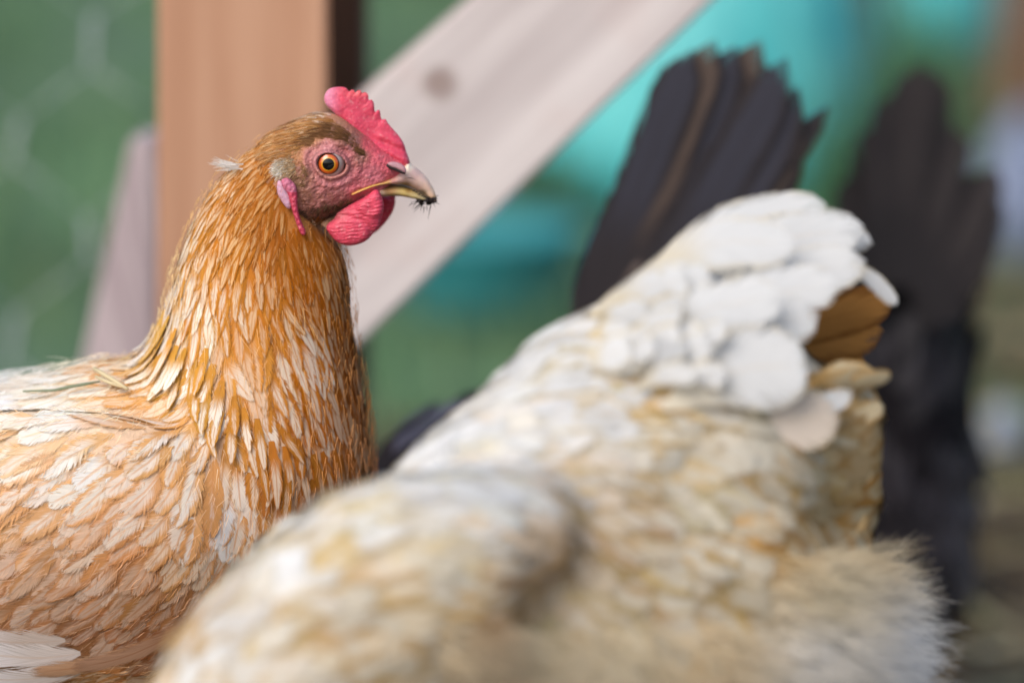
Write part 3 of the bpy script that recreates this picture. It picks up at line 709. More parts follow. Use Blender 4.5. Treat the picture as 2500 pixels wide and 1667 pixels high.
# ---------------- head
FC = [  # face colours, z1 view
 (1000, 690, (196, 118, 124)), (1080, 560, (196, 124, 128)), (940, 620, (180, 112, 112)), (1250, 600, (200, 112, 118)), (1200, 820, (200, 118, 126)), (1050, 860, (190, 116, 118)), (1350, 850, (206, 104, 116)),
 (1500, 660, (212, 84, 104)), (1600, 700, (214, 80, 102)), (1440, 780, (208, 108, 124)), (1650, 740, (222, 96, 116)), (1300, 900, (212, 92, 108)), (1150, 960, (182, 104, 104)), (1000, 1000, (168, 104, 98)), (880, 950, (158, 106, 88)),
 (820, 820, (150, 112, 84)), (900, 760, (160, 110, 94)), (900, 1080, (150, 98, 82)), (1050, 1090, (122, 84, 66)), (1200, 1050, (140, 86, 74)), (1350, 1000, (180, 90, 96)), (1450, 960, (196, 92, 104)), (1000, 1180, (116, 80, 58)), (850, 1180, (128, 86, 64)),
 (1130, 430, (120, 88, 64)), (1000, 430, (186, 134, 80)), (900, 480, (190, 136, 80)), (820, 620, (172, 118, 66)), (1250, 500, (130, 90, 72)), (1350, 620, (140, 92, 80)), (1400, 560, (206, 74, 92)), (1500, 590, (214, 66, 92)), (1600, 650, (216, 68, 94)), (1690, 715, (214, 74, 98)), (750, 560, (165, 120, 76)), (600, 700, (170, 116, 60)), (700, 1100, (120, 72, 48)), (1150, 350, (170, 130, 100)), (1290, 560, (150, 96, 84))]
fpos = np.array(Z1([(a, b) for a, b, _ in FC])); fcol = np.array([lin(c) for _, _, c in FC])
EYE = np.array(Z2([(712, 415)])[0])
def er(x, y, rx, ry, dx=0, dy=0):
    a, b = (x - EYE[0] - dx) / rx, (y - EYE[1] - dy) / ry
    b = b - .16 * a                                   # the slit dips towards the beak
    return np.hypot(a * np.where(a > 0, .93, 1.03), np.where(b < 0, b * 1.14, b * (1 + .10 * np.clip(a, 0, 1))))
def face_disp(x, y):
    r = er(x, y, 34, 29.5, 5, 1)                       # eyelid opening
    d = 6.0 * np.exp(-((r - 1.12) / .14) ** 2) - 60 * smooth(1.04, .86, r)
    r2 = er(x, y, 62, 56, 4, -2); d = d - 1.6 * np.exp(-((r2 - .83 - .06 * np.sin(x * .11)) / .08) ** 2) + 3.0 * np.exp(-((r2 - 1.02) / .11) ** 2)
    # brow ridge
    bx, by = np.array(Z1([(1180, 520)])[0]); d = d + 9 * np.exp(-(((x - bx) * .75 + (y - by) * -.5) / 60) ** 2 - (((x - bx) * .5 + (y - by) * .8) / 16) ** 2)
    # cheek fold towards the gape
    gx_, gy_ = Z1([(1330, 890)])[0]; d = d + 5 * np.exp(-((x - gx_) / 55) ** 2 - ((y - gy_ + (x - gx_) * .28) / 11) ** 2)
    jx, jy = Z1([(1180, 1010)])[0]; d = d + 5 * np.exp(-((x - jx) / 75) ** 2 - ((y - jy + (x - jx) * .25) / 16) ** 2)
    # wrinkles
    wn = fnoise(np.stack([x, y, 0 * x], 1), .055, 2) * 2.6 + fnoise(np.stack([x, y, 0 * x], 1), .14, 5) * 2.2 + fnoise(np.stack([x, y, 0 * x], 1), .3, 9) * 1.3
    return d + wn
head_ol = Z1([(1150, 335), (1060, 318), (960, 322), (860, 355), (740, 410), (620, 470), (500, 580), (450, 720), (470, 900), (540, 1080), (660, 1210), (800, 1270), (950, 1240), (1080, 1170), (1250, 1090), (1400, 1040), (1500, 1010),
              (1540, 960), (1600, 880), (1680, 830), (1725, 785), (1728, 750), (1690, 705), (1600, 650), (1500, 585), (1400, 505), (1300, 430), (1220, 370)])
def head_W(x, y): return np.interp((x - 480) * 3.337, [450, 900, 1100, 1300, 1500, 1650, 1740], [118, 120, 108, 88, 64, 46, 36])
def face_col(p):
    c = idw((fpos, fcol), p, 4); c = c * .74 + lin((164, 106, 92)) * .26; r = er(p[:, 0], p[:, 1], 34, 29.5, 5, 1)[:, None]
    c = c * (1 - .35 * np.exp(-((r - 1.32) / .07) ** 2)); k = np.exp(-((r - 1.1) / .12) ** 2) * .4
    k2 = smooth(EYE[1] - 15, EYE[1] + 25, p[:, 1])[:, None]
    c = c * (1 - k) + k * (lin((196, 150, 120)) * k2 + lin((176, 120, 124)) * (1 - k2))
    return np.where(r < .98, lin((150, 112, 96)), c)
SKIN = skin_material('face_skin', 1200, .65, .0007, .1, .5)
RED = skin_material('comb_skin', 900, .55, .0005, .25, .5)
RED2 = skin_material('wattle_skin', 1300, .55, .0005, .22, .45, wr=.45)
head_me = puff(head_ol, Z1([(760, 800), (1000, 780), (1250, 760), (1520, 760)]), head_W, rings=110, n=520, expo=2.3, disp=face_disp, name='face', col=face_col)
face = link('face', head_me, SKIN, hen)
hbvh = bvh_of(head_me)
def face_y(px, py):
    p = P(px, py, -.2); d = Vector(p - CAM).normalized(); h = hbvh.ray_cast(Vector(CAM), d)
    return h[0], h[1]
# eyes
R = 40 * S; ey = face_y(EYE[0] + 44, EYE[1] + 20)[0].y
def cap(radius, ang, c, n=48, m=18, sgn=-1):
    V, F = [c + np.array([0, sgn * radius, 0])], []
    for i in range(1, m + 1):
        a = ang * i / m
        for k in range(n): b = k / n * 2 * math.pi; V.append(c + radius * np.array([math.sin(a) * math.cos(b), sgn * math.cos(a), math.sin(a) * math.sin(b)]))
    F += [(0, 1 + k, 1 + (k + 1) % n) for k in range(n)]
    for i in range(m - 1):
        for k in range(n): F.append((1 + i * n + k, 1 + (i + 1) * n + k, 1 + (i + 1) * n + (k + 1) % n, 1 + i * n + (k + 1) % n))
    return mesh('cap', V, F)
def flat_mat(name, c, rough=.35, coat=0.0, spec=.5, **kw):
    t = NT(name); b = t.bsdf((*lin(c), 1), rough, None, spec, Coat_Weight=coat, Coat_Roughness=.03, **kw); return t.done(b)
t = NT('iris_orange'); q = t.sep(t.coord()); 
eyec = P(EYE[0], EYE[1], 0.0)
def radial(t, c):
    q = t.sep(t.coord()); dx = t.math('SUBTRACT', q[0], c[0]); dz = t.math('SUBTRACT', q[2], c[2])
    return t.math('DIVIDE', t.math('SQRT', t.math('ADD', t.math('MULTIPLY', dx, dx), t.math('MULTIPLY', dz, dz))), S), t.math('ARCTAN2', dx, dz)
rad, ang = radial(t, eyec); fn = t.noise(t.xyz(t.math('MULTIPLY', ang, 6.0), t.math('MULTIPLY', rad, .12), 0.0), 1.0, 3)
ic = t.mix(t.ramp(t.math('ADD', rad, t.math('MULTIPLY_ADD', fn, 3.0, -1.5)), 15.5, 19.5), (*lin((214, 150, 30)), 1), (*lin((206, 88, 12)), 1))
ic = t.mix(t.ramp(rad, 21.5, 25.5), ic, (*lin((70, 22, 10)), 1))
IRIS = t.done(t.bsdf(ic, .3, None, .5, Coat_Weight=1.0, Coat_Roughness=.02))
PUPIL = flat_mat('pupil_black', (6, 6, 9), .12, .35, .3); SCL = flat_mat('eye_white', (176, 156, 150), .3, .8)
for sgn in (-1, 1):
    cc = np.array([eyec[0], sgn * (abs(ey) - R * .50), eyec[2]])
    e = link('eye', cap(R, 1.9, cc, sgn=sgn), SCL, hen)
    link('iris', cap(R * 1.006, math.asin(26.5 / 40), cc, sgn=sgn), IRIS, e); link('pupil', cap(R * 1.012, math.asin(14.3 / 40), cc, sgn=sgn), PUPIL, e)

# comb
comb_ol = Z1([(1100, 300), (1062, 262), (1040, 215), (1048, 165), (1082, 125), (1140, 110), (1205, 112), (1232, 132), (1246, 146), (1262, 132), (1282, 138), (1294, 154), (1310, 140), (1335, 138), (1350, 160), (1372, 152), (1396, 170), (1405, 215), (1424, 212), (1444, 240), (1450, 300), (1462, 318), (1474, 298), (1492, 304),
  (1504, 366), (1522, 374), (1540, 372), (1560, 405), (1602, 455), (1650, 510), (1688, 570), (1708, 635), (1732, 700), (1738, 745), (1690, 752), (1600, 722), (1500, 705), (1430, 660), (1380, 580), (1300, 495), (1220, 415), (1150, 345)])
cbase = np.array(Z1([(1130, 330), (1300, 490), (1450, 660), (1720, 745)]))
def comb_W(x, y):
    u = ((x - 480) * 3.337); v = (y - 180) * 3.337
    base = np.interp(u, [1130, 1300, 1450, 1720], [330, 490, 660, 745]); h = np.clip((base - v) / 260, 0, 1)
    return 30 - 19 * h ** .7
def comb_disp(x, y):
    u = (x - 480) * 3.337; v = (y - 180) * 3.337; P3 = np.stack([x, y, 0 * x], 1)
    # grooves running down between the points
    g = np.sin((u * .8 + v * .25) * .115) * smooth(330, 160, v) * smooth(1180, 1300, u) * .6
    fold = 3.5 * np.sin((v - u * .45) * .06) * smooth(420, 560, v)
    return g + fold + fnoise(P3, .04, 3) * 2.2 + fnoise(P3, .2, 8) * .3
def comb_col(p):
    u = (p[:, 0] - 480) * 3.337; v = (p[:, 1] - 180) * 3.337
    k = (smooth(1200, 1050, u))[:, None] * .75; c = lin((210, 70, 94)) * (1 - k) + k * lin((206, 138, 168))
    k2 = (np.exp(-((u - 1320) / 110) ** 2 - ((v - 150) / 35) ** 2) * .5)[:, None]; c = c * (1 - k2) + k2 * lin((232, 110, 100))
    return c
link('comb', puff(comb_ol, Z1([(1120, 210), (1250, 290), (1400, 430), (1540, 570), (1660, 690)]), comb_W, rings=40, n=620, expo=3.0, disp=comb_disp, name='comb', col=comb_col), RED, hen)

# wattles
wn_ol = Z2([(1250, 800), (1300, 820), (1336, 890), (1356, 970), (1350, 1060), (1326, 1160), (1288, 1255), (1230, 1325), (1165, 1395), (1080, 1442), (965, 1468), (860, 1452), (772, 1402), (712, 1335), (668, 1262), (690, 1205), (760, 1150), (800, 1080), (870, 1030), (960, 975), (1050, 925), (1150, 870)])
def wat_disp(x, y):
    u = (x - 660) * 4.9; v = (y - 300) * 4.9; P3 = np.stack([x, y, 0 * x], 1)
    r = np.hypot((u - 1230) / 190, (v - 950) / 150); d = 5 * smooth(1.05, .8, r) + 3 * np.exp(-((r - 1.0) / .12) ** 2)
    r2 = np.hypot((u - 900) / 320, (v - 1350) / 240); d = d - 4 * np.exp(-((r2 - 1.0) / .12) ** 2)
    return d + np.sin(v * .16 + u * .03 + fnoise(P3, .05, 4) * 3) * .4 + fnoise(P3, .04, 1) * 2.2
def wat_col(p):
    u = (p[:, 0] - 660) * 4.9; v = (p[:, 1] - 300) * 4.9
    k = np.exp(-((u - 780) / 130) ** 2 - ((v - 1080) / 90) ** 2)[:, None] * .6
    return lin((206, 72, 94)) * (1 - k) + k * lin((150, 96, 92))
yw = face_y(*Z2([(1150, 860)])[0])[0].y
w1 = puff(wn_ol, Z2([(1230, 950), (1120, 1100), (980, 1260)]), 22, rings=44, n=420, expo=3.2, disp=wat_disp, name='wattle', col=wat_col, yc=yw - .0005)
link('wattle', w1, RED2, hen)
wf_ol = Z2([(1300, 860), (1390, 872), (1470, 850), (1494, 880), (1492, 970), (1468, 1055), (1410, 1150), (1335, 1240), (1270, 1300), (1180, 1340), (1050, 1330), (1000, 1200), (1050, 1050), (1150, 920)])
link('wattle', puff(wf_ol, Z2([(1350, 980), (1250, 1100), (1150, 1220)]), 18, rings=30, n=260, expo=3.2, disp=wat_disp, name='wattle', col=(196, 52, 74), yc=.012), RED2, hen)
# ear lobe: red strip, mauve fold, pale ear tuft backing
ye = face_y(*Z1([(800, 960)])[0])[0].y
el = Z1([(690, 870), (740, 850), (800, 900), (818, 960), (822, 1050), (830, 1130), (860, 1220), (888, 1280), (880, 1312), (850, 1305), (820, 1240), (790, 1150), (765, 1060), (740, 980), (700, 930)])
link('ear_lobe', puff(el, Z1([(740, 900), (790, 1000), (805, 1120), (860, 1280)]), 12, rings=20, n=220, expo=2.6, yc=ye - .002, disp=lambda x, y: fnoise(np.stack([x, y, 0 * x], 1), .12, 3) * 3, name='ear_lobe',
     col=lambda p: np.where(((p[:, 1] - 180) * 3.337 < 960)[:, None], lin((186, 104, 128)), lin((190, 64, 88)))), RED, hen)
el2 = Z1([(668, 870), (720, 900), (760, 980), (775, 1080), (745, 1100), (700, 1050), (662, 980), (655, 920)])
link('ear_lobe', puff(el2, Z1([(690, 920), (740, 1060)]), 13, rings=16, n=160, expo=2.6, yc=ye - .001, name='ear_lobe', col=(196, 152, 172)), RED, hen)

# beak
def horn(name, rough=.38):
    t = NT(name); co = t.coord(); n = t.noise(co, 260, 4, .6); n2 = t.noise(co, 900, 2)
    f = t.math('MULTIPLY_ADD', n, .5, .75)
    return t.done(t.bsdf(t.mix(1, t.attr('ca'), t.xyz(f, f, f), 'MULTIPLY'), rough, t.bump(t.math('ADD', n, n2), .25, .0004), .45, Subsurface_Weight=.1, Subsurface_Scale=.002))
HORN = horn('beak_horn')
BC = [(1560, 640, (176, 140, 132)), (1400, 690, (190, 150, 90)), (1660, 500, (214, 196, 176)), (1720, 600, (188, 156, 148)), (1800, 680, (206, 174, 160)), (1880, 740, (216, 180, 158)), (1920, 830, (222, 186, 160)), (1960, 900, (206, 160, 110)), (1600, 720, (120, 92, 62)), (1760, 760, (176, 140, 128)), (1820, 820, (104, 84, 66)), (1480, 680, (176, 124, 116)), (1200, 720, (206, 168, 84)), (1050, 780, (206, 156, 88))]
bpos = np.array(Z2([(a, b) for a, b, _ in BC])); bcol = np.array([np.clip(lin(c) * 1.25, 0, .9) for _, _, c in BC])
ub = Z2([(1640, 465), (1700, 505), (1790, 575), (1870, 655), (1930, 745), (1968, 830), (1988, 905), (1972, 938), (1940, 928), (1890, 888), (1820, 838), (1730, 788), (1620, 745), (1500, 722), (1380, 716), (1240, 724), (1100, 762), (990, 812), (948, 806), (985, 772), (1100, 715), (1240, 680), (1380, 655), (1480, 610), (1570, 540)])
def beak_W(x, y): return np.interp((x - 660) * 4.9, [940, 1100, 1300, 1500, 1650, 1850, 1990], [96, 82, 66, 50, 40, 24, 9])
link('upper_beak', puff(ub, Z2([(1010, 790), (1250, 705), (1500, 665), (1680, 630), (1820, 710), (1930, 840)]), lambda x, y: beak_W(x, y) + 1.5, rings=34, n=360, expo=2.4, name='upper_beak', col=lambda p: idw((bpos, bcol), p, 4), disp=lambda x, y: fnoise(np.stack([x, y, 0 * x], 1), .1, 3) * .8), HORN, hen)
LC = [(1330, 820, (208, 176, 150)), (1450, 800, (186, 142, 92)), (1600, 810, (212, 184, 112)), (1700, 850, (206, 182, 124)), (1800, 880, (190, 168, 124)), (1400, 760, (150, 108, 66)), (1650, 780, (150, 112, 50)), (1500, 850, (204, 178, 120))]
lpos = np.array(Z2([(a, b) for a, b, _ in LC])); lcol = np.array([lin(c) for _, _, c in LC])
lb = Z2([(1270, 770), (1330, 738), (1450, 734), (1600, 752), (1730, 796), (1830, 850), (1905, 905), (1880, 925), (1800, 915), (1700, 900), (1600, 878), (1500, 864), (1390, 872), (1320, 865), (1280, 820)])
link('lower_beak', puff(lb, Z2([(1330, 800), (1500, 800), (1650, 830), (1820, 890)]), lambda x, y: beak_W(x, y) * .86, rings=24, n=260, expo=2.4, name='lower_beak', col=lambda p: idw((lpos, lcol), p, 4)), HORN, hen)
# nostril: dark slit under a horn flap
yn = -beak_W(np.array(Z2([(1520, 540)])[0][0]), 0) * S
DARK = flat_mat('dark_slit', (34, 24, 26), .7)
link('nostril', puff(Z2([(1385, 505), (1420, 488), (1500, 500), (1600, 560), (1616, 612), (1560, 604), (1480, 570), (1420, 548)]), Z2([(1420, 515), (1580, 590)]), 7, rings=10, n=100, yc=yn - .0010, name='nostril', col=(40, 28, 30)), DARK, hen)
link('nostril_flap', puff(Z2([(1400, 482), (1470, 466), (1560, 490), (1620, 545), (1618, 600), (1570, 580), (1500, 545), (1440, 525)]), Z2([(1450, 500), (1580, 555)]), 7, rings=14, n=120, yc=yn - .0013, name='nostril_flap', col=(178, 132, 138)), HORN, hen)

# face bristles and small feathers
def bristle(poly, n, dirv, L, wd, colr, spread=.25, lift=.12, out=None, cj=.2):
    poly = np.array(Z1(poly)); lo, hi = poly.min(0), poly.max(0); items = []
    px = poly[:, 0]; py = poly[:, 1]
    tries = 0
    while len(items) < n and tries < n * 8:
        tries += 1; q = lo + RNG.random(2) * (hi - lo); inside = False; j = len(poly) - 1
        for i in range(len(poly)):
            if (py[i] > q[1]) != (py[j] > q[1]) and q[0] < (px[j] - px[i]) * (q[1] - py[i]) / (py[j] - py[i]) + px[i]: inside = not inside
            j = i
        if not inside: continue
        loc, nm = face_y(*q)
        if loc is None: continue
        dv = dirv(*q) if callable(dirv) else dirv
        d = Vector((dv[0], 0, -dv[1])); d = (d - nm * d.dot(nm)).normalized() + nm * lift + Vector(RNG.normal(0, spread, 3)); d.normalize()
        c = np.clip(lin(colr[RNG.integers(len(colr))]) * (1 + RNG.normal(0, cj)), 0, .9)
        items.append((np.array(loc) - np.array(nm) * .0004, np.array(d), L / 3.337 * S * RNG.uniform(.6, 1.3), wd, c, np.array(nm) * -.1 + np.array([0, 0, -.08])))
    return items
it = []
brow = [(880, 610), (940, 520), (1020, 450), (1110, 405), (1200, 430), (1290, 510), (1360, 590), (1425, 690), (1380, 690), (1300, 605), (1210, 550), (1110, 522), (1020, 540), (950, 590)]
it += bristle(brow, 2600, lambda x, y: (-1, .05 + .45 * smooth(760, 680, x) - .5 * smooth(800, 900, x)), 125, .0003, [(138, 100, 66), (122, 88, 60), (152, 110, 72), (166, 122, 80)], .06, .03)
crown = [(560, 470), (720, 390), (880, 340), (1000, 315), (1140, 335), (1190, 400), (1110, 420), (1000, 470), (930, 550), (870, 630), (770, 680), (640, 690), (570, 600)]
it += bristle(crown, 4600, lambda x, y: (-1, .25), 130, .0003, [(204, 150, 88), (214, 166, 106), (190, 134, 74), (224, 188, 142)], .06, .03)
it += bristle([(980, 330), (1110, 318), (1150, 350), (1060, 365), (960, 360)], 200, (-1, .1), 80, .0003, [(226, 214, 200), (236, 226, 214)], .1, .08)
it += bristle([(640, 770), (670, 710), (720, 690), (760, 700), (750, 800), (700, 840), (660, 810)], 900, lambda x, y: (-1, .25), 62, .0005, [(246, 240, 230), (240, 230, 214), (230, 214, 190)], .3, .55)
it += bristle([(700, 700), (760, 680), (820, 720), (820, 800), (760, 850), (710, 830)], 800, lambda x, y: (-1, .4), 70, .0004, [(214, 186, 148), (196, 160, 116), (228, 206, 174)], .28, .4)
it += bristle([(760, 690), (860, 680), (920, 760), (930, 860), (880, 920), (780, 900), (740, 840)], 900, (-.9, .7), 55, .0002, [(150, 112, 76), (120, 88, 60), (184, 148, 106)], .2, .12)
it += bristle([(830, 900), (960, 880), (1120, 960), (1150, 1050), (1000, 1100), (860, 1080), (830, 1000)], 900, (-.8, .8), 34, .00017, [(140, 98, 72), (112, 78, 58), (166, 120, 90)], .25, .1)
it += bristle([(830, 1090), (960, 1090), (1120, 1040), (1280, 990), (1300, 1040), (1150, 1110), (1060, 1200), (1000, 1250), (860, 1200)], 1700, (-.75, .7), 60, .0002, [(98, 70, 48), (78, 56, 40), (130, 92, 60), (60, 44, 34)], .2, .1)
it += bristle([(850, 1150), (950, 1180), (1000, 1250), (980, 1290), (880, 1270), (840, 1220)], 260, (-.1, 1), 110, .00026, [(214, 178, 146), (196, 148, 108), (150, 104, 66)], .35, .25)
it += bristle([(1250, 560), (1340, 600), (1420, 680), (1380, 720), (1290, 660)], 420, (-.6, -.5), 40, .00018, [(112, 78, 56), (136, 92, 72)], .25, .1)
it += bristle([(940, 640), (1250, 720), (1400, 820), (1200, 930), (980, 900)], 260, (-.8, .5), 22, .00013, [(206, 170, 150), (90, 62, 52)], .4, .15)
it += bristle([(1450, 560), (1500, 720), (1420, 800), (1380, 700)], 60, (.3, .8), 26, .00014, [(50, 36, 34), (70, 48, 42)], .4, .2)
o = fibres(it, 'face_bristles', FIBRE, hen, 3); o['kind'] = 'stuff'
it = [(P(*Z2([(1490 + RNG.uniform(-60, 30), 868 + RNG.uniform(-4, 6))])[0], -.006 + RNG.uniform(0, .012)), np.array([RNG.uniform(.1, .9), RNG.normal() * .2, -RNG.uniform(.3, .8)]), 60 / 4.9 * S * RNG.uniform(.5, 1.2), .00016, lin((60, 46, 40)), np.array([0, 0, .5])) for _ in range(26)]
fibres(it, 'chin_bristles', FIBRE, hen, 4)['kind'] = 'stuff'

# throat and cheek edge: short soft feathers closing the join of head and neck
tb = Plumage()
TT = [(r[0], r[1], r[2], r[3], r[4] * .62, r[5] * .7, r[6], r[7], r[8] * .8) for r in HT]
def keep_join(p, n, q):
    z = np.stack([(q[:, 0] - 480) * 3.337, (q[:, 1] - 180) * 3.337], 1)
    a = (z[:, 0] < 660 + np.abs(z[:, 1] - 900) * .05) & (z[:, 1] > 420)
    b = (z[:, 1] > 1180 + (z[:, 0] - 800) * -.18) & (z[:, 1] > 1120)
    c = (z[:, 1] < 600 - (z[:, 0] - 700) * .5) & (z[:, 0] < 1100)
    return (n[:, 1] < .4) & (a | b | c)
cover(hbvh, head_me, TT, tb, spacing=.5, along=.34, ncand=14000, keepf=keep_join, shape='hackle', lift=(-.0006, .0016), fr=.9, jit=.15, n=6)
tb.emit(FEATHER_GOLD, hen, 0, 'head_plumage')

# legs and feet below the frame
def bird_legs(parent, x0s, ys, ztop, mat):
    for x0, y0 in zip(x0s, ys):
        parts = [tube([(x0, y0, ztop), (x0 + .012, y0, ztop * .55), (x0, y0, .012)], [.011, .0075, .006], 10)]
        for a in (-.6, 0, .6, math.pi):
            L = .035 if a == math.pi else .06
            parts.append(tube([(x0, y0, .012), (x0 + math.cos(a) * L * .5, y0 + math.sin(a) * L * .5, .009), (x0 + math.cos(a) * L, y0 + math.sin(a) * L, .006)], [.006, .005, .002], 8))
        v, f = join(parts); link('leg', mesh('leg', v, f), mat, parent)
LEG = flat_mat('leg_scale', (196, 160, 96), .6)
bird_legs(hen, [-.165, -.145], [-.03, .05], .15, LEG)

# dirt on the beak tip
tip = P(*Z2([(1900, 930)])[0], -.001); bm = bmesh.new(); it = []
dirt = thing('dirt_clump', 'dark crumb of wet soil and roots stuck to the beak tip of the golden hen', 'dirt')
parts_ = []
for k in range(46):
    u, v = RNG.uniform(1740, 1985), 0; v = 905 + RNG.uniform(-15, 95) * (1 - abs(u - 1855) / 190) ; c = P(*Z2([(u, v)])[0], RNG.uniform(-.003, .002)); r = RNG.uniform(10, 27) / 4.9 * S
    bm = bmesh.new(); bmesh.ops.create_icosphere(bm, subdivisions=2, radius=r)
    vv = np.array([(np.array(x.co) * (1 + .5 * mnoise.noise(x.co * 900 + Vector((k, 0, 0)))) * np.array([1.3, .8, .8])) + c for x in bm.verts]); parts_.append((vv, [tuple(x.index for x in f.verts) for f in bm.faces])); bm.free()
for (u, v) in [(1720, 790), (1750, 810), (1785, 832), (1820, 855), (1850, 870), (1880, 885), (1910, 860), (1925, 845), (1935, 880)]:
    c = P(*Z2([(u, v)])[0], 0); yb = -beak_W(np.array(Z2([(u, v)])[0][0]), 0) * S * .9; c[1] = yb; bm = bmesh.new(); bmesh.ops.create_icosphere(bm, subdivisions=2, radius=12 / 4.9 * S)
    vv = np.array([np.array(x.co) * (1 + .6 * mnoise.noise(x.co * 900 + Vector((u, 0, 0)))) * np.array([1.7, .35, .7]) + c for x in bm.verts]); parts_.append((vv, [tuple(x.index for x in f.verts) for f in bm.faces])); bm.free()
v, f = join(parts_); DIRT = attr_material('wet_soil', .7, .3, 1500, .6); me = mesh('soil', v, f, cols={'ca': np.tile(lin((44, 36, 36)), (len(v), 1))}); link('soil', me, DIRT, dirt)
it = []
for (u, v, dx, dy, L) in [(1850, 960, -.75, .45, 190), (1830, 950, -.9, .5, 150), (1800, 940, -.95, .35, 120), (1820, 985, -.3, .9, 90), (1780, 980, -.6, .7, 100), (1920, 990, -.25, 1, 140), (1960, 945, .9, .35, 80), (1985, 880, .8, -.3, 40), (1870, 1000, .1, 1, 60), (1840, 1005, -.1, 1, 80), (1750, 950, -.8, .7, 70), (1940, 940, .5, .9, 60), (1780, 930, -.95, .25, 110), (1700, 960, -.8, .55, 60)]:
    it.append((P(*Z2([(u, v)])[0], RNG.uniform(-.003, .001)), np.array([dx, RNG.normal() * .2, -dy]), L / 4.9 * S, .00042, lin((40, 34, 34)), np.array([0, 0, RNG.normal() * .15])))
fibres(it, 'root_fibres', FIBRE, dirt, 4)

# straw on the back of the hen
def surf(px, py, up=.003):
    d = Vector(P(px, py, 0) - CAM).normalized(); h = bvh.ray_cast(Vector(CAM), d); return np.array(h[0] + h[1] * up)
a = [surf(*p, .0046) for p in [(235, 928), (262, 944), (290, 960), (316, 974)]]
vv, ff = tube(a, [.0008, .0009, .0008, .0006], 7); a2 = [surf(*p, .0042) for p in [(238, 944), (270, 958), (300, 968)]]; v2, f2 = tube(a2, [.0006, .0007, .0004], 6)
v, f = join([(vv, ff), (v2, f2)]); t = NT('dry_straw'); o = link('straw_piece', mesh('straw_piece', v, f), t.done(t.bsdf((*lin((200, 184, 146)), 1), .6, None, .3))); tag(o, 'short dry straw lying on the back of the golden hen', 'straw')
a = [surf(*p, .0044) for p in [(62, 981), (100, 979), (140, 977), (180, 968), (215, 962), (248, 956)]]
v, f = tube(a, [.0003, .0004, .0005, .0006, .0006, .0003], 6); t = NT('green_stem'); o = link('grass_piece', mesh('grass_piece', v, f), t.done(t.bsdf((*lin((120, 130, 104)), 1), .6, None, .3))); tag(o, 'thin green blade of grass lying on the back of the golden hen', 'grass')
# ================================================================== WHITE HEN (foreground)
FEATHER_WHITE = feather_material('white_feather', .25, .6, .15, .22, .1, .96)
whn = thing('hen', 'cream white hen bent forward in front, its raised tail to the right', 'hen', 'hens in the run')
def wy(x): return np.interp(x, [340, 2130], [-.275, -.140])
def sec(top, bot, w, dy=0.0):
    t_, b_ = D([top])[0], D([bot])[0]; return (t_, b_, w, float(wy((top[0] + bot[0]) / 2)) + dy)
wb = []
wb.append(loft([sec((330, 1850), (420, 2000), 120), sec((380, 1560), (600, 2150), 330), sec((560, 1330), (850, 2150), 440), sec((820, 1160), (1150, 2080), 480), sec((1000, 985), (1420, 1980), 480), sec((1180, 830), (1680, 1850), 440), sec((1340, 720), (1900, 1700), 400),
    sec((1490, 650), (1985, 1520), 330), sec((1640, 640), (1960, 1340), 250), sec((1760, 720), (1930, 1150), 150), sec((1850, 820), (1930, 1000), 60)], nlen=70))
wb.append(loft([sec((1500, 1080), (1500, 1700), 200, -.012), sec((1700, 1120), (1750, 1800), 300, -.01), sec((1900, 1180), (1960, 1800), 270, 0), sec((2010, 1290), (2040, 1750), 180, .004), sec((2070, 1400), (2080, 1640), 90, .004)], nlen=40))
wb.append(loft([sec((1560, 860), (1560, 1260), 150, -.02), sec((1720, 840), (1740, 1290), 150, -.014), sec((1880, 835), (1890, 1300), 120, -.006), sec((1985, 850), (1970, 1290), 80, .0), sec((2035, 880), (2000, 1240), 40, .004)], nlen=30))
for s in (-1, 1):
    wb.append(loft([sec((300, 1850), (500, 2050), 60, s * .036), sec((372, 1520), (800, 1950), 150, s * .046), sec((540, 1290), (990, 1640), 180, s * .050), sec((760, 1150), (1120, 1480), 180, s * .051), sec((980, 1075), (1230, 1340), 150, s * .051), sec((1160, 1080), (1310, 1250), 100, s * .050), sec((1310, 1120), (1345, 1180), 30, s * .046)], nlen=50))
wme = fuse(wb, .003, 16)
wv, wn = verts(wme), norms(wme); wv = wv + wn * (fnoise(wv, 26, 3.0) * .0045 + fnoise(wv, 60, 7.0) * .0022)[:, None]
wme.vertices.foreach_set('co', wv.astype(np.float32).ravel()); wme.update()
W1, W2, CR, TN, GD = (227, 228, 227), (226, 217, 196), (220, 202, 162), (204, 170, 114), (196, 146, 76)
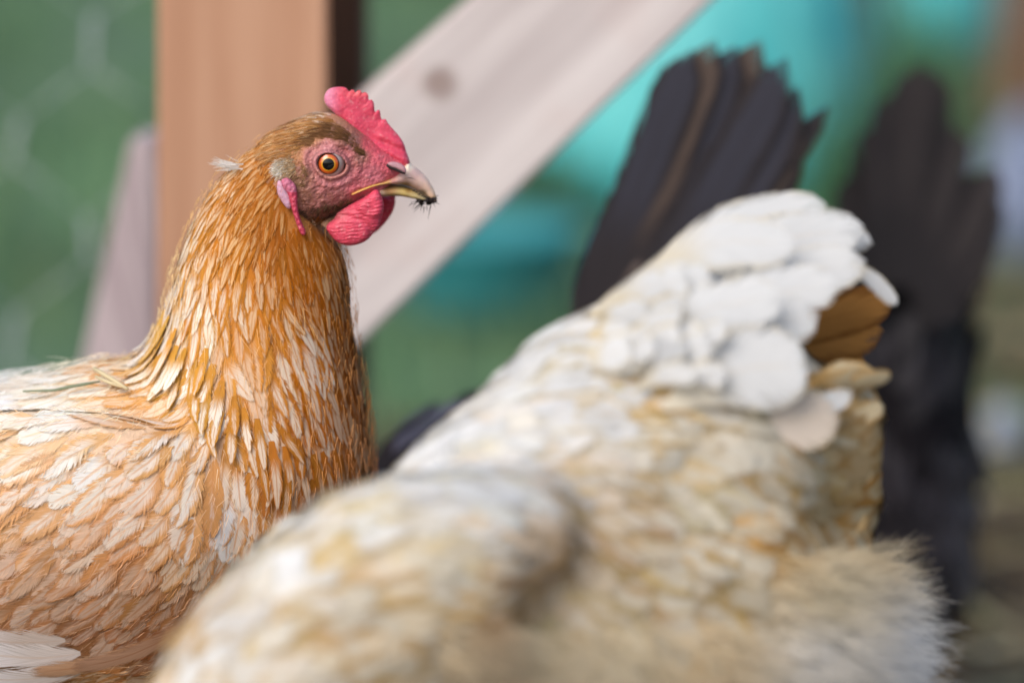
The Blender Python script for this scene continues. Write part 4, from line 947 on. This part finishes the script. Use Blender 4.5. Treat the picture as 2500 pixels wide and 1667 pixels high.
WT = [(420, 1500, .55, -.75, 190, 52, TN, W1, .75), (520, 1400, .7, -.6, 190, 54, CR, W1, .8), (700, 1230, .8, -.45, 190, 54, CR, W1, .85), (900, 1110, .85, -.3, 190, 52, W2, W1, .9), (1050, 1120, .95, .05, 190, 50, W2, W1, .9),
 (600, 1480, .75, -.35, 180, 48, TN, W2, .6), (750, 1400, .8, -.25, 180, 48, TN, W2, .6), (900, 1300, .9, -.15, 180, 46, CR, W2, .65), (850, 1500, .7, .1, 180, 46, TN, W2, .55), (1000, 1420, .75, 0, 170, 44, TN, W2, .55), (1200, 1200, .95, .05, 170, 44, TN, (222, 206, 190), .6), (1250, 1230, .9, .1, 160, 40, (186, 150, 112), (206, 182, 152), .5), (1120, 1400, .7, -.1, 160, 40, (180, 144, 106), (206, 180, 148), .5),
 (980, 960, .8, -.5, 200, 44, W2, W1, .85), (1150, 850, .82, -.5, 200, 42, W2, W1, .8), (1300, 740, .8, -.5, 180, 42, CR, W1, .75), (1450, 640, .8, -.5, 180, 44, CR, W1, .75), (1250, 950, .8, -.2, 180, 40, CR, W1, .75), (1100, 1000, .8, -.1, 190, 42, W2, W1, .8), (1400, 850, .75, -.35, 170, 40, TN, W1, .65), (1400, 980, .6, .2, 160, 36, TN, W2, .6),
 (1600, 650, .8, -.4, 190, 62, CR, W1, .85), (1750, 600, .85, -.25, 190, 66, CR, W1, .85), (1550, 800, .75, -.1, 180, 56, CR, W1, .8), (1700, 900, .85, .1, 190, 60, CR, W2, .8),
 (1350, 1250, .5, .5, 170, 52, TN, W2, .7), (1500, 1150, .85, .1, 190, 56, CR, W2, .65), (1700, 1080, .95, .05, 210, 56, TN, W2, .6), (1850, 1050, .95, 0, 200, 56, TN, CR, .6), (1950, 900, .9, -.2, 180, 56, TN, W2, .6), (1900, 860, .9, -.2, 180, 56, GD, CR, .5), (1980, 1050, .95, 0, 180, 52, GD, CR, .55), (1950, 1150, .95, .1, 180, 50, GD, CR, .5), (1750, 1250, .9, .15, 200, 56, GD, CR, .5), (1550, 1300, .8, .3, 200, 60, TN, W2, .55),
 (1200, 1450, .4, .7, 180, 60, CR, W2, .7), (1400, 1450, .5, .6, 190, 62, CR, W2, .65), (1600, 1450, .7, .45, 200, 60, TN, W2, .6), (1850, 1350, .9, .2, 160, 36, CR, W2, .6), (1850, 1500, .9, .25, 160, 40, W2, (232, 230, 228), .8), (2050, 1500, .95, .2, 150, 40, W1, (234, 232, 230), .8)]
WT = [(r[0] * K, r[1] * K) + r[2:] for r in WT]
wpos = np.array([r[:2] for r in WT], float); wval = np.array([lin(r[6]) * .45 + lin(r[7]) * .4 for r in WT])
set_col(wme, 'ca', idw((wpos, wval), PX(verts(wme)))); link('body', wme, UNDER, whn)
wbvh = bvh_of(wme); wp = Plumage()
cover(wbvh, wme, WT, wp, spacing=.40, along=.22, plain=.12, patch=(170.0, .42), ncand=60000, keepf=lambda p, n, q: (n[:, 1] < .6) & (q[:, 1] < 1850), lift=(.0, .0009), fr=1.0, jit=.25, colj=.10)
# tail: folded fan of broad feathers, two ranks
def tailf(root, tipp, W, ca, cb, y0, y1, bend=(0, 0), nrm=(0, -1, .15), pw=.95, tw=0.0):
    r, tp = np.array(D([root])[0]), np.array(D([tipp])[0]); m = (r + tp) / 2 + np.array(bend) * K
    plume(wp, [P(*r, y0), P(*m, (y0 + y1) / 2 - .002), P(*tp, y1)], W * K * S, nrm, ca, cb, pw, .6, n=24, cup=.2, twist=tw, shape='plume')
yb = float(wy(1900))
# far rank seen from inside, shade of the tail fold painted into the tan
for (tp, W) in [((2055, 690), 56), ((2030, 760), 64), ((1990, 840), 60)]:
    tailf((1600, 860), tp, W, (150, 98, 46), (186, 130, 68), yb + .02, yb + .045, (10, -20), (.2, -1, 0), .7)
edge_pts = catmull([(2072, 822), (2082, 860), (2060, 925), (2018, 990), (2024, 1070), (2020, 1170), (2038, 1220), (1990, 1290)], 60, closed=False)
for k in range(26):
    e = edge_pts[RNG.integers(60)]; s_ = RNG.random() * .3; px_ = e[0] - s_ * 330 + RNG.normal(0, 8); py_ = e[1] + RNG.normal(0, 14) + s_ * 40
    L = RNG.uniform(140, 240); g = mnoise.noise(Vector((px_ * .012, py_ * .012, 2.0)))
    ca_ = np.array((220, 178, 114)) * (1 + .12 * g); cb_ = (230, 212, 174) if g > -.05 else (224, 192, 138)
    tailf((px_ - L, py_ + RNG.uniform(-30, 50)), (px_, py_), RNG.uniform(24, 40), ca_, cb_, yb - .012 - .045 * s_ + RNG.uniform(-.008, .004), yb + .006 - .045 * s_ + RNG.uniform(-.006, .008), (0, RNG.uniform(-30, 14)), (RNG.normal() * .3, -1, RNG.normal() * .3), .7, RNG.normal() * .3)
for (rt, tp, W, y0, y1, ca, cb, bd) in [
    ((1450, 760), (1985, 520), 62, -.01, .012, W2, W1, (-20, -60)), ((1480, 800), (1990, 600), 60, -.02, .004, W2, W1, (-10, -40)), ((1420, 700), (1900, 470), 52, .0, .012, W2, W1, (-20, -50)),
    ((1460, 820), (1930, 650), 62, -.035, -.012, W2, W1, (0, -40)), ((1500, 880), (1880, 720), 62, -.045, -.02, W2, W1, (0, -30)), ((1350, 720), (1640, 640), 48, -.035, -.03, W2, W1, (0, -20)), ((1450, 640), (1830, 560), 56, -.028, -.012, W2, W1, (0, -40)),
    ((1420, 800), (1800, 680), 58, -.048, -.034, W2, W1, (0, -25)), ((1520, 940), (1860, 840), 92, -.062, -.04, W2, W1, (0, -40)), ((1600, 1020), (1930, 960), 66, -.055, -.03, CR, (226, 212, 196), (0, -20)), ((1640, 1080), (1960, 900), 30, -.05, -.02, TN, W1, (0, -10)),
    ((1680, 560), (2005, 560), 34, .006, .02, CR, W1, (0, -45)), ((1900, 580), (2062, 700), 20, .012, .02, CR, W1, (10, -10))]:
    tailf(rt, tp, W, ca, cb, yb + y0, yb + y1, bd, (.12, -1, .35))
for k in range(16):   # curled golden cushion feathers below the tail
    x, y = RNG.uniform(1560, 1850), RNG.uniform(1040, 1330); tailf((x, y), (x + RNG.uniform(90, 150), y + RNG.uniform(-50, 40)), RNG.uniform(22, 34), GD if k % 2 else TN, CR, yb - .045 + RNG.uniform(-.01, .01), yb - .02, (0, RNG.uniform(-30, 30)), (.1, -1, RNG.normal() * .4), .5)
for k in range(26):
    x, y = RNG.uniform(1330, 1560), 0; y = np.interp(x, [1330, 1560], [700, 790]) + RNG.uniform(-60, 190); L = RNG.uniform(90, 170)
    loc = wbvh.ray_cast(Vector(CAM), Vector(P(x * K, y * K, -.2) - CAM).normalized())[0]
    if loc is None: continue
    dpt = loc.y - .004; tailf((x, y), (x + L, y - L * RNG.uniform(.1, .6)), RNG.uniform(24, 44), W2 if k % 5 else CR, W1, dpt + .004, dpt - RNG.uniform(.0, .008), (0, RNG.uniform(-20, 10)), (RNG.normal() * .2, -1, RNG.uniform(0, .5)), .8, RNG.normal() * .25)
wp.emit(FEATHER_WHITE, whn, 285)
# fluff of flank and rump
pts, nn = sample(wme, 70000); q = PX(pts) / K
k = (nn[:, 1] < .7) & (q[:, 1] < 1750) & (((q[:, 0] > 1760) & (q[:, 1] > 1270)) | ((q[:, 0] > 1000) & (q[:, 1] > 1430)))
pts, nn, q = pts[k], nn[k], q[k]; vals = np.array([[r[2], r[3], *lin(np.array(r[6]) * .3 + np.array(r[7]) * .7)] for r in WT]); A = idw((wpos, vals), q * K)
it = []
for p, n_, a, qq in zip(pts, nn, A, q):
    f = 1.0 if qq[0] > 1900 else .6
    d = np.array([a[0], RNG.normal() * .15, -a[1]]) * (1.1 - .5 * f) + n_ * (.35 + .4 * f) + RNG.normal(0, .2, 3); cl = np.array([mnoise.noise(Vector(p * 130)), mnoise.noise(Vector(p * 130 + 9)), mnoise.noise(Vector(p * 130 - 9))]); d = d + cl * .5; d /= np.linalg.norm(d)
    it.append((p, d, RNG.uniform(.006, .0135) * (.7 + .5 * f), .00042, np.clip(a[2:5] * RNG.uniform(.85, 1.15), 0, .92), np.array([.1, 0, -.2]) + RNG.normal(0, .22, 3)))
fibres(it, 'fluff', FIBRE, whn, 3)['kind'] = 'stuff'
# lowered head and legs, outside the frame
hx = P(330 * K, 2080 * K, -.22)
hv, hf = loft([((330 * K, 1880 * K), (520 * K, 2080 * K), 150, -.205), ((210 * K, 2010 * K), (370 * K, 2160 * K), 110, -.212), ((130 * K, 2100 * K), (260 * K, 2240 * K), 95, -.215), ((60 * K, 2190 * K), (180 * K, 2300 * K), 70, -.218), ((20 * K, 2270 * K), (90 * K, 2330 * K), 22, -.22)], nlen=30)
hm = mesh('head', hv, hf, cols={'ca': np.tile(lin(CR), (len(hv), 1))}); link('head', hm, UNDER, whn)
bv, bf = loft([((40 * K, 2255 * K), (110 * K, 2325 * K), 26, -.22), ((5 * K, 2310 * K), (60 * K, 2350 * K), 16, -.22), ((-10 * K, 2370 * K), (15 * K, 2385 * K), 4, -.22)], nlen=12); link('beak', mesh('beak', bv, bf, cols={'ca': np.tile(lin((206, 170, 110)), (len(bv), 1))}), HORN, whn)
lx = float(P(1300 * K, 1700 * K, -.14)[0]); bird_legs(whn, [lx, lx + .02], [-.17, -.10], .13, LEG)
# ================================================================== DARK HENS
FEATHER_BLACK = feather_material('black_feather', .05, .5, .3, .45, .25)
B1, B2, B3 = (46, 41, 43), (54, 53, 62), (84, 70, 62)
def dark_hen(label, lofts, table, tail, spacing, ncand, y0, legs, ny=.5):
    h = thing('hen', label, 'hen', 'hens in the run')
    me = fuse([loft(l) for l in lofts], .004, 8); set_col(me, 'ca', np.tile(lin((30, 27, 30)), (len(me.vertices), 1))); link('body', me, UNDER, h)
    b = bvh_of(me); pl_ = Plumage()
    cover(b, me, table, pl_, spacing=spacing, ncand=ncand, keepf=lambda p, n, q: (n[:, 1] < ny) & (q[:, 1] < 1800), lift=(-.002, .006), fr=.7, jit=.2, n=7)
    for (rt, md, tp, W, ca, cb, ya, yb_, nr) in tail:
        plume(pl_, [P(*rt, ya), P(*md, (ya + yb_) / 2), P(*tp, yb_)], W * 1.35 * S, nr, ca, cb, .7, .55, n=12, cup=.12)
    pl_.emit(FEATHER_BLACK, h, 60); bird_legs(h, *legs, LEG); return h
Y1 = .20
bt = [(1600, 900, .85, -.5, 200, 50, B1, B2, .6), (1200, 1100, .9, -.3, 200, 50, B1, B2, .6), (1000, 1150, .8, .3, 180, 46, (60, 62, 76), (80, 84, 100), .6), (1500, 700, .6, -.8, 180, 44, B1, B3, .5), (1650, 550, .45, -.9, 190, 44, B2, B3, .5), (1600, 1300, .9, .2, 200, 50, B1, B2, .6)]
tl = []
for i, (rt, md, tp, W, c2) in enumerate([((1420, 800), (1570, 430), (1690, 120), 52, B2), ((1450, 790), (1620, 420), (1745, 96), 52, B3), ((1470, 800), (1660, 440), (1800, 108), 54, B2), ((1500, 800), (1710, 430), (1858, 96), 55, B3), ((1520, 820), (1770, 440), (1922, 140), 54, B2), ((1560, 820), (1820, 480), (1950, 210), 48, B2),
        ((1580, 830), (1840, 510), (1965, 290), 44, B3), ((1640, 780), (1890, 440), (2024, 256), 26, B1), ((1400, 820), (1550, 480), (1680, 190), 46, B1), ((1560, 830), (1760, 560), (1890, 350), 54, B2), ((1620, 840), (1830, 560), (1950, 350), 44, B1), ((1480, 820), (1640, 520), (1740, 260), 56, B3), ((1500, 830), (1700, 560), (1800, 330), 56, B2), ((1440, 830), (1560, 560), (1660, 330), 54, B3)]):
    tl.append((rt, md, tp, W, B1, c2, Y1 - .01, Y1 - .005 + .004 * (i % 4), (.15, -1, .1)))
dark_hen('black hen mostly hidden behind the white hen, its ragged tail held upright', [
    [((880, 1250), (920, 1500), 60, Y1), ((930, 1080), (1000, 1620), 250, Y1), ((1100, 1010), (1150, 1800), 380, Y1), ((1350, 960), (1400, 1850), 420, Y1), ((1480, 780), (1600, 1750), 330, Y1), ((1500, 680), (1740, 1400), 200, Y1), ((1560, 620), (1770, 1000), 110, Y1), ((1590, 640), (1740, 800), 40, Y1)],
    [((1240, 1150), (1090, 1350), 120, Y1 + .02), ((1120, 1220), (1000, 1500), 110, Y1 + .02), ((1000, 1400), (900, 1620), 90, Y1), ((930, 1600), (850, 1720), 60, Y1), ((890, 1720), (850, 1780), 20, Y1)]],
    bt, tl, .5, 12000, Y1, ([float(P(1350, 1800, Y1)[0]), float(P(1400, 1800, Y1)[0])], [Y1 - .03, Y1 + .04], .12))
Y2 = .48
bt2 = [(2200, 500, .1, -1, 210, 50, (36, 32, 34), (50, 46, 48), .6), (2350, 500, .3, -.9, 200, 50, (34, 30, 32), (48, 44, 46), .6), (2250, 900, .2, -.5, 200, 50, (34, 31, 34), (50, 46, 50), .6), (2200, 1200, .1, .6, 190, 46, (38, 34, 38), (60, 56, 62), .6), (2340, 1250, .2, .8, 170, 40, (80, 78, 84), (104, 100, 108), .7), (2250, 1450, 0, 1, 160, 40, (48, 44, 48), (76, 72, 78), .6)]
tl = []
for i, (rt, md, tp, W) in enumerate([((2180, 700), (2210, 420), (2255, 150), 60), ((2200, 700), (2240, 430), (2282, 165), 56), ((2140, 720), (2130, 480), (2150, 300), 60), ((2150, 700), (2170, 430), (2205, 210), 60), ((2230, 720), (2290, 480), (2330, 300), 58), ((2250, 740), (2340, 560), (2400, 420), 55), ((2260, 760), (2370, 560), (2432, 405), 42), ((2120, 760), (2090, 560), (2090, 420), 50), ((2240, 760), (2320, 620), (2370, 480), 56), ((2260, 800), (2360, 660), (2425, 470), 50)]):
    tl.append((rt, md, tp, W, (46, 41, 42), (62, 55, 54), Y2 - .06, Y2 - .05 + .005 * (i % 3), (.1, -1, .1)))
dark_hen('brownish black hen seen from behind at the right, tail raised to a point', [
    [((2030, 1250), (2030, 1400), 60, Y2), ((2010, 900), (2060, 1520), 280, Y2), ((2120, 620), (2140, 1620), 400, Y2), ((2220, 520), (2230, 1630), 420, Y2), ((2310, 640), (2300, 1560), 330, Y2), ((2370, 900), (2350, 1400), 150, Y2), ((2385, 1050), (2365, 1250), 40, Y2)],
    [((2090, 420), (2370, 470), 60, Y2 - .03), ((2080, 560), (2390, 620), 120, Y2 - .02), ((2060, 760), (2370, 800), 200, Y2), ((2060, 950), (2350, 950), 250, Y2)]],
    bt2, tl, .5, 9000, Y2, ([float(P(2180, 1600, Y2)[0]), float(P(2260, 1600, Y2)[0])], [Y2, Y2 + .02], .12))
